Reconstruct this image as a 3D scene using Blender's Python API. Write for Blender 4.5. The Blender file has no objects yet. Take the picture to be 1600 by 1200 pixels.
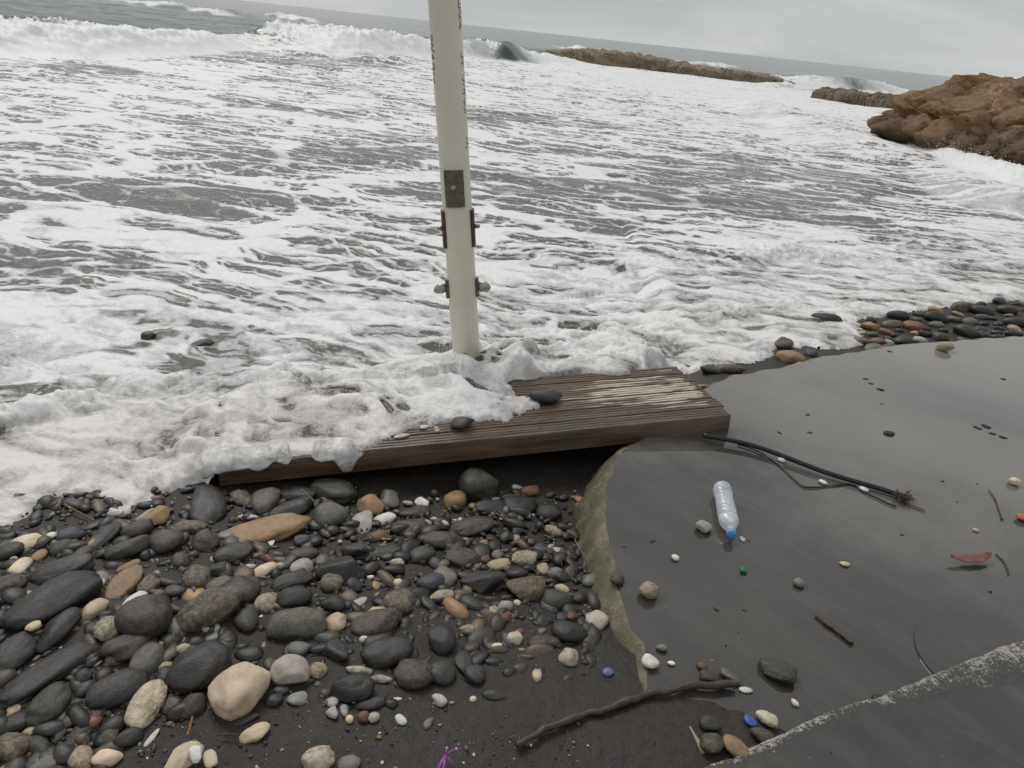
import bpy, bmesh, math, random
import numpy as np
from mathutils import Vector, Matrix

# ------------------------------------------------------------------ camera, sky, sun, exposure
scene = bpy.context.scene
FPX, CAMH = 1202.0, 1.6                       # focal length in photo pixels (1600 wide), eye height above the slab
ROLL, PITCH = math.atan(0.1076), math.atan(551 / FPX)
cr, sr, cp, sp = math.cos(ROLL), math.sin(ROLL), math.cos(PITCH), math.sin(PITCH)
cam_d = bpy.data.cameras.new('camera')
cam = bpy.data.objects.new('camera', cam_d)
scene.collection.objects.link(cam)
cam_d.sensor_width = 36.0
cam_d.lens = 36.0 * FPX / 1600
cam_d.clip_start, cam_d.clip_end = 0.05, 20000
right = Vector((cr, sr * sp, sr * cp)); up = Vector((-sr, cr * sp, cr * cp)); back = Vector((0, -cp, sp))
M = Matrix((right, up, back)).transposed().to_4x4(); M.translation = (0, 0, CAMH)
cam.matrix_world = M
scene.camera = cam

SUN_EL, SUN_AZ = math.radians(48), math.radians(-28)       # azimuth measured from +Y towards +X
world = bpy.data.worlds.new('World'); scene.world = world; world.use_nodes = True
wn, wl = world.node_tree.nodes, world.node_tree.links
wn.clear()
sky = wn.new('ShaderNodeTexSky'); sky.sky_type = 'NISHITA'; sky.sun_disc = False
sky.sun_elevation, sky.sun_rotation = SUN_EL, SUN_AZ
sky.air_density, sky.dust_density, sky.ozone_density = 1.0, 3.0, 1.0
sk = wn.new('ShaderNodeVectorMath'); sk.operation = 'SCALE'; sk.inputs['Scale'].default_value = 0.07
wl.new(sky.outputs[0], sk.inputs[0])
tc = wn.new('ShaderNodeTexCoord'); mp = wn.new('ShaderNodeMapping'); mp.inputs['Scale'].default_value = (1.6, 1.6, 9.0)
wl.new(tc.outputs['Generated'], mp.inputs[0])
nz = wn.new('ShaderNodeTexNoise'); nz.inputs['Scale'].default_value = 1.7; nz.inputs['Detail'].default_value = 6
nz.inputs['Roughness'].default_value = 0.52; nz.inputs['Distortion'].default_value = 0.5
wl.new(mp.outputs[0], nz.inputs['Vector'])
cr_ = wn.new('ShaderNodeValToRGB'); e = cr_.color_ramp.elements
e[0].position, e[0].color = 0.33, (0.46, 0.485, 0.50, 1)
e[1].position, e[1].color = 0.66, (0.65, 0.66, 0.66, 1)
wl.new(nz.outputs[0], cr_.inputs[0])
mx = wn.new('ShaderNodeMix'); mx.data_type = 'RGBA'; mx.inputs[0].default_value = 0.93
wl.new(sk.outputs[0], mx.inputs[6]); wl.new(cr_.outputs[0], mx.inputs[7])
bg = wn.new('ShaderNodeBackground'); bg.inputs[1].default_value = 1.0
wl.new(mx.outputs[2], bg.inputs[0])
wo = wn.new('ShaderNodeOutputWorld'); wl.new(bg.outputs[0], wo.inputs[0])

sun_d = bpy.data.lights.new('sun', 'SUN'); sun_d.energy = 1.5; sun_d.angle = math.radians(24); sun_d.color = (1, 0.97, 0.93)
sun = bpy.data.objects.new('sun', sun_d); scene.collection.objects.link(sun)
sdir = Vector((math.sin(SUN_AZ) * math.cos(SUN_EL), math.cos(SUN_AZ) * math.cos(SUN_EL), math.sin(SUN_EL)))
sun.rotation_euler = sdir.to_track_quat('Z', 'Y').to_euler()
vs = scene.view_settings
vs.view_transform, vs.look, vs.exposure, vs.gamma, vs.use_curve_mapping = 'Standard', 'None', 0.0, 1.0, False

# ------------------------------------------------------------------ helpers
rng = np.random.default_rng(7)
random.seed(7)

def ray(px, py):
    dx, dy = px - 800, py - 600
    u = dx * cr + dy * sr; v = -dx * sr + dy * cr
    return np.array([u, FPX * cp - v * sp, -FPX * sp - v * cp]) / FPX

def un(px, py, z=0.0):                         # photo pixel -> point on the level z
    d = ray(px, py); t = (z - CAMH) / d[2]
    return np.array([d[0] * t, d[1] * t, z])

def depth(p):
    return p[1] * cp - (p[2] - CAMH) * sp

def pix(x, y, z):                              # point -> photo pixel
    dz = z - CAMH
    f = y * cp - dz * sp; v = -(y * sp + dz * cp)
    a, b = FPX * x / f, FPX * v / f
    return 800 + a * cr - b * sr, 600 + a * sr + b * cr

_P = np.random.default_rng(11).permutation(512).astype(np.int32)
_P = np.concatenate([_P, _P])
_GA = np.random.default_rng(12).random(512) * 2 * np.pi
_GX, _GY = np.cos(_GA).astype(np.float32), np.sin(_GA).astype(np.float32)

def perlin(x, y, s=0):
    x = np.asarray(x, np.float32) + np.float32(s * 17.31); y = np.asarray(y, np.float32) + np.float32(s * 9.77)
    x0 = np.floor(x); y0 = np.floor(y); fx = x - x0; fy = y - y0
    xi = x0.astype(np.int32) & 511; yi = y0.astype(np.int32) & 511
    x1 = (xi + 1) & 511; y1 = (yi + 1) & 511
    u = fx * fx * fx * (fx * (fx * 6 - 15) + 10); v = fy * fy * fy * (fy * (fy * 6 - 15) + 10)
    def g(a, b, dx, dy):
        h = _P[_P[a] + b]
        return _GX[h] * dx + _GY[h] * dy
    a = g(xi, yi, fx, fy); b = g(x1, yi, fx - 1, fy); c = g(xi, y1, fx, fy - 1); d = g(x1, y1, fx - 1, fy - 1)
    return 1.5 * ((a + (b - a) * u) * (1 - v) + (c + (d - c) * u) * v)

def fbm(x, y, o=4, s=0, g=0.5, l=2.03):
    r = 0; a = 1.0; t = 0
    for i in range(o):
        r = r + a * perlin(x * l ** i, y * l ** i, s + i * 3); t += a; a *= g
    return r / t

def billow(x, y, o=4, s=0, g=0.5):
    r = 0; a = 1.0; t = 0
    for i in range(o):
        r = r + a * np.abs(perlin(x * 2.07 ** i, y * 2.07 ** i, s + i * 5)); t += a; a *= g
    return r / t

_WX = np.random.default_rng(21).random((256, 256)).astype(np.float32)
_WY = np.random.default_rng(22).random((256, 256)).astype(np.float32)

def worley(x, y):                              # F1, F2-F1
    x = np.asarray(x, np.float32); y = np.asarray(y, np.float32)
    xi = np.floor(x).astype(np.int32); yi = np.floor(y).astype(np.int32)
    f1 = np.full(x.shape, 9, np.float32); f2 = f1.copy()
    for i in (-1, 0, 1):
        for j in (-1, 0, 1):
            a = (xi + i) & 255; b = (yi + j) & 255
            d = np.hypot(xi + i + _WX[a, b] - x, yi + j + _WY[a, b] - y)
            n = d < f1
            f2 = np.where(n, f1, np.minimum(f2, d)); f1 = np.where(n, d, f1)
    return f1, f2 - f1

def sst(a, b, x):
    t = np.clip((x - a) / (b - a), 0, 1)
    return t * t * (3 - 2 * t)

def seg_dist(x, y, pts):
    """distance to an open polyline, parameter 0..n-1 of the nearest place, and side (+ left of travel)"""
    best = np.full(np.shape(x), 1e9, np.float32); par = np.zeros(np.shape(x), np.float32); side = np.zeros(np.shape(x), np.float32)
    for i in range(len(pts) - 1):
        ax, ay = pts[i][:2]; bx, by = pts[i + 1][:2]
        ux, uy = bx - ax, by - ay; L = ux * ux + uy * uy + 1e-12
        t = np.clip(((x - ax) * ux + (y - ay) * uy) / L, 0, 1)
        dx = x - ax - t * ux; dy = y - ay - t * uy
        dd = np.hypot(dx, dy); n = dd < best
        best = np.where(n, dd, best); par = np.where(n, i + t, par)
        side = np.where(n, np.sign(ux * dy - uy * dx), side)
    return best, par, side

def inside(x, y, poly):
    c = np.zeros(np.shape(x), bool); n = len(poly)
    for i in range(n):
        x1, y1 = poly[i][:2]; x2, y2 = poly[(i + 1) % n][:2]
        if y1 == y2: continue
        k = (y1 > y) != (y2 > y)
        c ^= k & (x < (x2 - x1) * (y - y1) / (y2 - y1) + x1)
    return c

COL = scene.collection.objects
def link(name, me, mat=None, parent=None, smooth=True):
    o = bpy.data.objects.new(name, me); COL.link(o)
    if mat is not None and not me.materials: me.materials.append(mat)
    if parent is not None: o.parent = parent
    if smooth and len(me.polygons): me.polygons.foreach_set('use_smooth', np.ones(len(me.polygons), bool))
    return o

def mesh_np(name, V, Fq):
    """V (n,3); Fq (m,3 or 4) int"""
    me = bpy.data.meshes.new(name); V = np.asarray(V, np.float32); Fq = np.asarray(Fq, np.int32)
    k = Fq.shape[1]
    me.vertices.add(len(V)); me.vertices.foreach_set('co', V.ravel())
    me.loops.add(Fq.size); me.loops.foreach_set('vertex_index', Fq.ravel())
    me.polygons.add(len(Fq)); me.polygons.foreach_set('loop_start', np.arange(0, Fq.size, k, dtype=np.int32))
    me.polygons.foreach_set('loop_total', np.full(len(Fq), k, np.int32))
    me.update(calc_edges=True); me.validate()
    return me

def attr(me, name, vals):
    a = me.attributes.new(name, 'FLOAT', 'POINT'); a.data.foreach_set('value', np.asarray(vals, np.float32).ravel())

def attr_col(me, name, vals):
    a = me.attributes.new(name, 'FLOAT_COLOR', 'POINT'); v = np.ones((len(vals), 4), np.float32); v[:, :3] = vals
    a.data.foreach_set('color', v.ravel())

def grid_faces(nr, nc, keep=None):
    i = np.arange(nr * nc).reshape(nr, nc)
    f = np.stack([i[:-1, :-1], i[:-1, 1:], i[1:, 1:], i[1:, :-1]], -1).reshape(-1, 4)
    if keep is not None:
        f = f[keep[f].any(1)]
    return f

def compact(V, F, *arrs):
    u, inv = np.unique(F, return_inverse=True)
    return (V[u], inv.reshape(F.shape)) + tuple(a[u] for a in arrs)

def tag(o, label, cat, group=None):
    o['label'] = label; o['category'] = cat
    if group: o['group'] = group
    return o

def empty(name, loc=(0, 0, 0)):
    o = bpy.data.objects.new(name, None); COL.link(o); o.location = loc
    return o

def box(name, x0, x1, y0, y1, z0, z1, mat, parent=None, bevel=0.0):
    bm = bmesh.new(); bmesh.ops.create_cube(bm, size=1)
    for v in bm.verts:
        v.co = Vector((x0 + (v.co.x + .5) * (x1 - x0), y0 + (v.co.y + .5) * (y1 - y0), z0 + (v.co.z + .5) * (z1 - z0)))
    if bevel: bmesh.ops.bevel(bm, geom=bm.edges[:], offset=bevel, segments=2, affect='EDGES', profile=0.5)
    me = bpy.data.meshes.new(name); bm.to_mesh(me); bm.free()
    return link(name, me, mat, parent, smooth=False)

def tube(name, pts, rads, mat, parent=None, seg=10, caps=True):
    P = [Vector(p) for p in pts]
    if not hasattr(rads, '__len__'): rads = [rads] * len(P)
    V = []; Fc = []
    t0 = (P[1] - P[0]).normalized(); ref = Vector((0, 0, 1)) if abs(t0.z) < .9 else Vector((1, 0, 0))
    n = t0.cross(ref).normalized()
    for i, p in enumerate(P):
        t = (P[min(i + 1, len(P) - 1)] - P[max(i - 1, 0)]).normalized()
        n = (n - t * n.dot(t)).normalized(); b = t.cross(n)
        for k in range(seg):
            a = 2 * math.pi * k / seg
            V.append(p + (n * math.cos(a) + b * math.sin(a)) * rads[i])
    for i in range(len(P) - 1):
        for k in range(seg):
            Fc.append((i * seg + k, i * seg + (k + 1) % seg, (i + 1) * seg + (k + 1) % seg, (i + 1) * seg + k))
    if caps: Fc += [tuple(range(seg))[::-1], tuple((len(P) - 1) * seg + k for k in range(seg))]
    me = bpy.data.meshes.new(name); me.from_pydata([tuple(v) for v in V], [], Fc); me.update()
    return link(name, me, mat, parent)

def lathe(name, prof, mat, parent=None, seg=32):          # profile of (radius, z) about local Z
    V = []; Fc = []
    for r, z in prof:
        for k in range(seg):
            a = 2 * math.pi * k / seg; V.append((r * math.cos(a), r * math.sin(a), z))
    for i in range(len(prof) - 1):
        for k in range(seg):
            Fc.append((i * seg + k, i * seg + (k + 1) % seg, (i + 1) * seg + (k + 1) % seg, (i + 1) * seg + k))
    Fc += [tuple(range(seg))[::-1], tuple((len(prof) - 1) * seg + k for k in range(seg))]
    me = bpy.data.meshes.new(name); me.from_pydata(V, [], Fc); me.update()
    return link(name, me, mat, parent)

# --- node shorthand
class Mat:
    def __init__(s, name):
        s.m = bpy.data.materials.new(name); s.m.use_nodes = True
        s.n = s.m.node_tree.nodes; s.l = s.m.node_tree.links
        s.b = s.n['Principled BSDF']; s.out = s.n['Material Output']
        s.tc = s.n.new('ShaderNodeTexCoord')
    def put(s, key, v):
        inp = s.b.inputs[key]
        if hasattr(v, 'is_linked'): s.l.new(v, inp)
        else: inp.default_value = (*v, 1) if isinstance(v, tuple) and len(v) == 3 else v
    def vec(s, scale=(1, 1, 1), src='Object', rot=(0, 0, 0)):
        m = s.n.new('ShaderNodeMapping'); m.inputs['Scale'].default_value = scale; q = s.tc.outputs[src]
        if any(rot):
            r = s.n.new('ShaderNodeMapping'); r.inputs['Rotation'].default_value = rot; s.l.new(q, r.inputs[0]); q = r.outputs[0]
        s.l.new(q, m.inputs[0]); return m.outputs[0]
    def noise(s, sc, det=4, rough=.5, vec=None, dist=0.0):
        n = s.n.new('ShaderNodeTexNoise'); n.inputs['Scale'].default_value = sc; n.inputs['Detail'].default_value = det
        n.inputs['Roughness'].default_value = rough; n.inputs['Distortion'].default_value = dist
        s.l.new(vec if vec is not None else s.tc.outputs['Object'], n.inputs['Vector']); return n.outputs[0]
    def voro(s, sc, vec=None, feat='F1', out='Distance'):
        n = s.n.new('ShaderNodeTexVoronoi'); n.feature = feat; n.inputs['Scale'].default_value = sc
        s.l.new(vec if vec is not None else s.tc.outputs['Object'], n.inputs['Vector']); return n.outputs[out]
    def ramp(s, v, stops):
        r = s.n.new('ShaderNodeValToRGB'); els = r.color_ramp.elements
        while len(els) < len(stops): els.new(0.5)
        for q, (p, c) in zip(els, stops):
            q.position = p; q.color = (c, c, c, 1) if not hasattr(c, '__len__') else (*c, 1)
        s.l.new(v, r.inputs[0]); return r.outputs[0]
    def mix(s, f, a, b, mode='MIX'):
        m = s.n.new('ShaderNodeMix'); m.data_type = 'RGBA'; m.blend_type = mode
        for v, i in ((f, 0), (a, 6), (b, 7)):
            if hasattr(v, 'is_linked'): s.l.new(v, m.inputs[i])
            else: m.inputs[i].default_value = v if i == 0 else (*v, 1)
        return m.outputs[2]
    def math(s, op, a, b=0.0, clamp=False):
        m = s.n.new('ShaderNodeMath'); m.operation = op; m.use_clamp = clamp
        for v, i in ((a, 0), (b, 1)):
            if hasattr(v, 'is_linked'): s.l.new(v, m.inputs[i])
            else: m.inputs[i].default_value = v
        return m.outputs[0]
    def attr(s, name, out='Fac', typ='GEOMETRY'):
        a = s.n.new('ShaderNodeAttribute'); a.attribute_type = typ; a.attribute_name = name; return a.outputs[out]
    def bump(s, h, strength=.5, dist=.01, prev=None):
        b = s.n.new('ShaderNodeBump'); b.inputs['Strength'].default_value = strength; b.inputs['Distance'].default_value = dist
        s.l.new(h, b.inputs['Height'])
        if prev is not None: s.l.new(prev, b.inputs['Normal'])
        return b.outputs[0]

def simple(name, col, rough=.5, metal=0.0, var=.25, sc=30, bump=.15, spec=.5):
    m = Mat(name); n = m.noise(sc, 5, .6)
    lo = tuple(c * (1 - var) for c in col); hi = tuple(min(1, c * (1 + var)) for c in col)
    m.put('Base Color', m.ramp(n, [(.3, lo), (.7, hi)])); m.put('Roughness', rough); m.put('Metallic', metal)
    m.b.inputs['Specular IOR Level'].default_value = spec
    m.put('Normal', m.bump(n, bump, .005))
    return m.m

# ------------------------------------------------------------------ materials of the setting
def mat_sand():
    m = Mat('wet_dark_sand')
    a = m.noise(2.2, 5, .6); g = m.noise(420, 2, .7); c = m.noise(38, 5, .65)
    col = m.ramp(a, [(.3, (.019, .0150, .0125)), (.7, (.034, .0275, .0235))])
    col = m.mix(m.ramp(g, [(.58, 0), (.72, .6)]), col, (.13, .115, .10))
    col = m.mix(m.ramp(c, [(.40, .55), (.52, 0)]), col, (.017, .014, .012))
    m.put('Base Color', col); m.put('Roughness', m.ramp(a, [(.35, .42), (.65, .68)]))
    m.b.inputs['Specular IOR Level'].default_value = .35
    b1 = m.bump(c, .55, .012); m.put('Normal', m.bump(g, .5, .002, b1))
    return m.m

def mat_slab(name, base=(.054, .049, .043), wet=1.0):
    m = Mat(name)
    st = m.vec((.9, 3.4, 1), rot=(0, 0, math.radians(46)))
    a = m.noise(.9, 6, .6, dist=.4); s1 = m.noise(2.0, 6, .62, vec=st, dist=1.1); g = m.noise(300, 3, .7); f = m.noise(26, 6, .6)
    col = m.ramp(a, [(.3, tuple(c * .72 for c in base)), (.72, tuple(c * 1.3 for c in base))])
    col = m.mix(m.ramp(s1, [(.46, 0), (.78, .28)]), col, (.15, .138, .125))
    col = m.mix(m.ramp(f, [(.30, .5), (.45, 0)]), col, tuple(c * .6 for c in base))
    col = m.mix(m.ramp(g, [(.62, 0), (.72, .6)]), col, (.14, .132, .12))
    col = m.mix(m.ramp(m.noise(1.7, 3, .5, vec=m.vec((1, 1, 1))), [(.52, 0), (.68, .35)]), col, (.075, .062, .050))
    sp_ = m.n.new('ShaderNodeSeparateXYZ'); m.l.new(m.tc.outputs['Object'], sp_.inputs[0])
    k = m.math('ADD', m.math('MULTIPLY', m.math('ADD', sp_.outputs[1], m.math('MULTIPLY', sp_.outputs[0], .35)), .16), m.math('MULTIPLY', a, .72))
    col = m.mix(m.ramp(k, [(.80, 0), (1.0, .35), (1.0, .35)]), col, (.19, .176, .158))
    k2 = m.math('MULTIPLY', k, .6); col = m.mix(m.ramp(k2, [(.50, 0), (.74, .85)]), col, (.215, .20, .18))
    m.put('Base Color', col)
    m.put('Roughness', m.ramp(m.math('ADD', m.math('MULTIPLY', a, .6), m.math('MULTIPLY', s1, .4)), [(.40, .03 + .12 * (1 - wet)), (.50, .07 + .12 * (1 - wet)), (.64, .20 + .1 * (1 - wet))]))
    m.b.inputs['IOR'].default_value = 1.66
    b1 = m.bump(f, .03, .002); m.put('Normal', m.bump(g, .035, .0006, b1))
    return m.m

def mat_slab_side():
    m = Mat('mossy_concrete_side')
    a = m.noise(9, 6, .65); g = m.noise(120, 4, .7)
    col = m.ramp(a, [(.3, (.060, .052, .030)), (.52, (.145, .125, .075)), (.70, (.25, .225, .165))])
    col = m.mix(m.ramp(g, [(.35, .7), (.5, 0)]), col, (.045, .038, .026))
    m.put('Base Color', col); m.put('Roughness', .65)
    b1 = m.bump(a, .8, .02); m.put('Normal', m.bump(g, .7, .004, b1))
    return m.m

def mat_edge():
    m = Mat('worn_pale_aggregate')
    g = m.voro(95, out='Distance'); n = m.noise(60, 5, .7); w = m.attr('worn')
    k = m.math('MULTIPLY', .5, m.math('ADD', m.math('MULTIPLY', m.noise(95, 3, .85), 1.9), m.math('ADD', m.math('MULTIPLY', w, .40), m.math('SUBTRACT', m.math('MULTIPLY', m.noise(9, 4, .65), 1.1), .72))))
    col = m.ramp(n, [(.35, (.20, .185, .165)), (.65, (.42, .40, .365))])
    col = m.mix(m.ramp(k, [(.525, 0), (.60, 1)]), (.048, .045, .041), col)
    m.put('Base Color', col); m.put('Roughness', .62)
    b1 = m.bump(n, .7, .006); m.put('Normal', m.bump(g, .4, .003, b1))
    return m.m

def mat_sea():
    m = Mat('foaming_sea')
    foam = m.attr('foam'); turb = m.attr('turbid'); thin = m.attr('scale')
    pos = m.tc.outputs['Object']
    fine = m.noise(55, 5, .68, dist=.6); mid = m.noise(13, 5, .62, dist=.8); bub = m.voro(150)
    # the fray of the foam edge: fine noise moves the threshold
    k = m.math('ADD', foam, m.math('MULTIPLY', m.math('SUBTRACT', fine, .5), .50))
    k = m.math('ADD', k, m.math('MULTIPLY', m.math('SUBTRACT', mid, .5), .30))
    fac = m.ramp(k, [(.28, 0), (.50, .50), (.86, 1)])
    wat = m.ramp(turb, [(0, (.058, .082, .070)), (.5, (.082, .079, .071)), (1, (.070, .058, .046))])
    fc = m.ramp(m.math('ADD', m.math('MULTIPLY', mid, .5), m.math('MULTIPLY', fine, .5)), [(.30, (.70, .69, .68)), (.55, (.84, .835, .83))])
    fc = m.mix(m.ramp(turb, [(.55, 0), (1, .55)]), fc, (.70, .64, .60))
    m.put('Base Color', m.mix(fac, wat, fc))
    m.put('Roughness', m.ramp(fac, [(0, .16), (.5, .36), (1, .5)]))
    m.b.inputs['IOR'].default_value = 1.33
    m.put('Specular IOR Level', m.ramp(fac, [(0, .5), (1, .4)]))
    h = m.math('ADD', m.math('MULTIPLY', fine, .6), m.math('MULTIPLY', bub, .12))
    b1 = m.bump(mid, .50, .022)
    m.put('Normal', m.bump(h, .35, .007, b1))
    return m.m

def mat_rock(name, z_wet, cols, dark):
    m = Mat(name)
    geo = m.n.new('ShaderNodeNewGeometry'); sep = m.n.new('ShaderNodeSeparateXYZ'); m.l.new(geo.outputs['Position'], sep.inputs[0])
    a = m.noise(.55, 8, .65, dist=.5); f = m.noise(4.5, 8, .7); st = m.noise(1.0, 7, .65, vec=m.vec((.5, .5, 2.2)))
    col = m.ramp(st, [(.30, cols[0]), (.48, cols[1]), (.64, cols[2])])
    col = m.mix(m.ramp(f, [(.36, .65), (.48, 0)]), col, tuple(c * .35 for c in cols[0]))
    zz = m.math('ADD', sep.outputs[2], m.math('MULTIPLY', m.math('SUBTRACT', a, .5), 1.6))
    col = m.mix(m.ramp(m.math('DIVIDE', m.math('SUBTRACT', z_wet + 1.0, zz), 1.6), [(.25, 0), (.75, .88)]), col, dark)
    m.put('Base Color', col); m.put('Roughness', .8)
    b1 = m.bump(f, .9, .25); m.put('Normal', m.bump(m.noise(18, 6, .7), .6, .06, b1))
    return m.m

# ------------------------------------------------------------------ layout lines, all in metres on the ground
W = lambda pts, z=0.0: [tuple(un(a, b, z)) for a, b in pts]
slab_left = W([(1004, 1006), (988, 985), (976, 950), (964, 915), (956, 870), (949, 830), (945, 800), (947, 768), (957, 733), (972, 706)]) 
slab_back = W([(1118, 598), (1150, 586), (1220, 575), (1262, 563), (1340, 550), (1400, 539), (1500, 532), (1600, 525)])
near_edge = W([(1060, 1222), (1110, 1197), (1180, 1165), (1240, 1135), (1300, 1108), (1370, 1088), (1440, 1062), (1500, 1037), (1550, 1016), (1600, 999), (1700, 958)], .03)

# deck frame: origin at its right front top corner, u along its length (to the left), v to the sea
DK_O = un(1146, 649, .095); DK_L = un(330, 728, -.015)
du = DK_L - DK_O; DK_LEN = float(np.linalg.norm(du)); du /= DK_LEN
dv = np.cross(du, (0, 0, 1)); dv /= np.linalg.norm(dv)
if dv[1] < 0: dv = -dv
dw = np.cross(du, dv); dw = dw if dw[2] > 0 else -dw
DK_W = .56
def deck_uv(x, y):
    """plan position -> deck (u, v, top z)"""
    a = np.array([[du[0], dv[0]], [du[1], dv[1]]]); ia = np.linalg.inv(a)
    X = x - DK_O[0]; Y = y - DK_O[1]
    u = ia[0, 0] * X + ia[0, 1] * Y; v = ia[1, 0] * X + ia[1, 1] * Y
    return u, v, DK_O[2] + u * du[2] + v * dv[2]

def sand_z(x, y, fine=False):
    t = sst(1.45, 2.7, y)
    z = -.012 - .135 * t
    z = z + .035 * sst(-.3, -1.3, x) * t
    cov = np.exp(-((x - .62) / .32) ** 2 - ((y - 1.42) / .26) ** 2)      # tongue of sand over the slab corner
    z = z + .026 * cov
    z = z + .010 * fbm(x * 3.1, y * 3.1, 3, 40)
    z = z - .06 * np.maximum(0, y - 3.0) * sst(3.0, 2.0, x) - .03 * np.maximum(0, y - 6.5)
    if fine: z = z + .0035 * fbm(x * 22, y * 22, 3, 44)
    # shingle bank on the right, behind the slab
    b = sst(.75, 1.15, x) * sst(3.45, 3.75, y)
    z = z * (1 - b) + b * (-.045 - .05 * np.maximum(0, y - np.maximum(4.1, 4.35 + (x - 1.9) * .62)))
    return z

# ------------------------------------------------------------------ beach
def build_beach():
    xs = np.concatenate([np.linspace(-14, -2.4, 40)[:-1], np.arange(-2.4, 1.3, .0135), np.linspace(1.3, 16, 120)])
    ys = np.concatenate([np.linspace(-8, .9, 25)[:-1], np.arange(.9, 3.3, .0135), np.linspace(3.3, 20, 160)])
    X, Y = np.meshgrid(xs, ys); Z = sand_z(X, Y, True)
    V = np.stack([X, Y, Z], -1).reshape(-1, 3)
    o = link('beach', mesh_np('beach', V, grid_faces(len(ys), len(xs))), mat_sand())
    o['kind'] = 'structure'; o['label'] = 'dark wet sand of the beach under the stones'
    return o
build_beach()

# ------------------------------------------------------------------ concrete slab with its worn left side
def fine_line(pts, step=.02, amp=.006, seed=0):
    P = [np.array(p, float) for p in pts]; out = []
    for a, b in zip(P[:-1], P[1:]):
        n = max(1, int(np.linalg.norm(b - a) / step))
        for i in range(n): out.append(a + (b - a) * i / n)
    out.append(P[-1]); out = np.array(out)
    k = np.arange(len(out)) * step
    out[:, 0] += amp * fbm(k * 9, k * 0 + 3.3, 3, seed); out[:, 1] += amp * fbm(k * 9, k * 0 + 7.1, 3, seed + 5)
    return out

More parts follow.
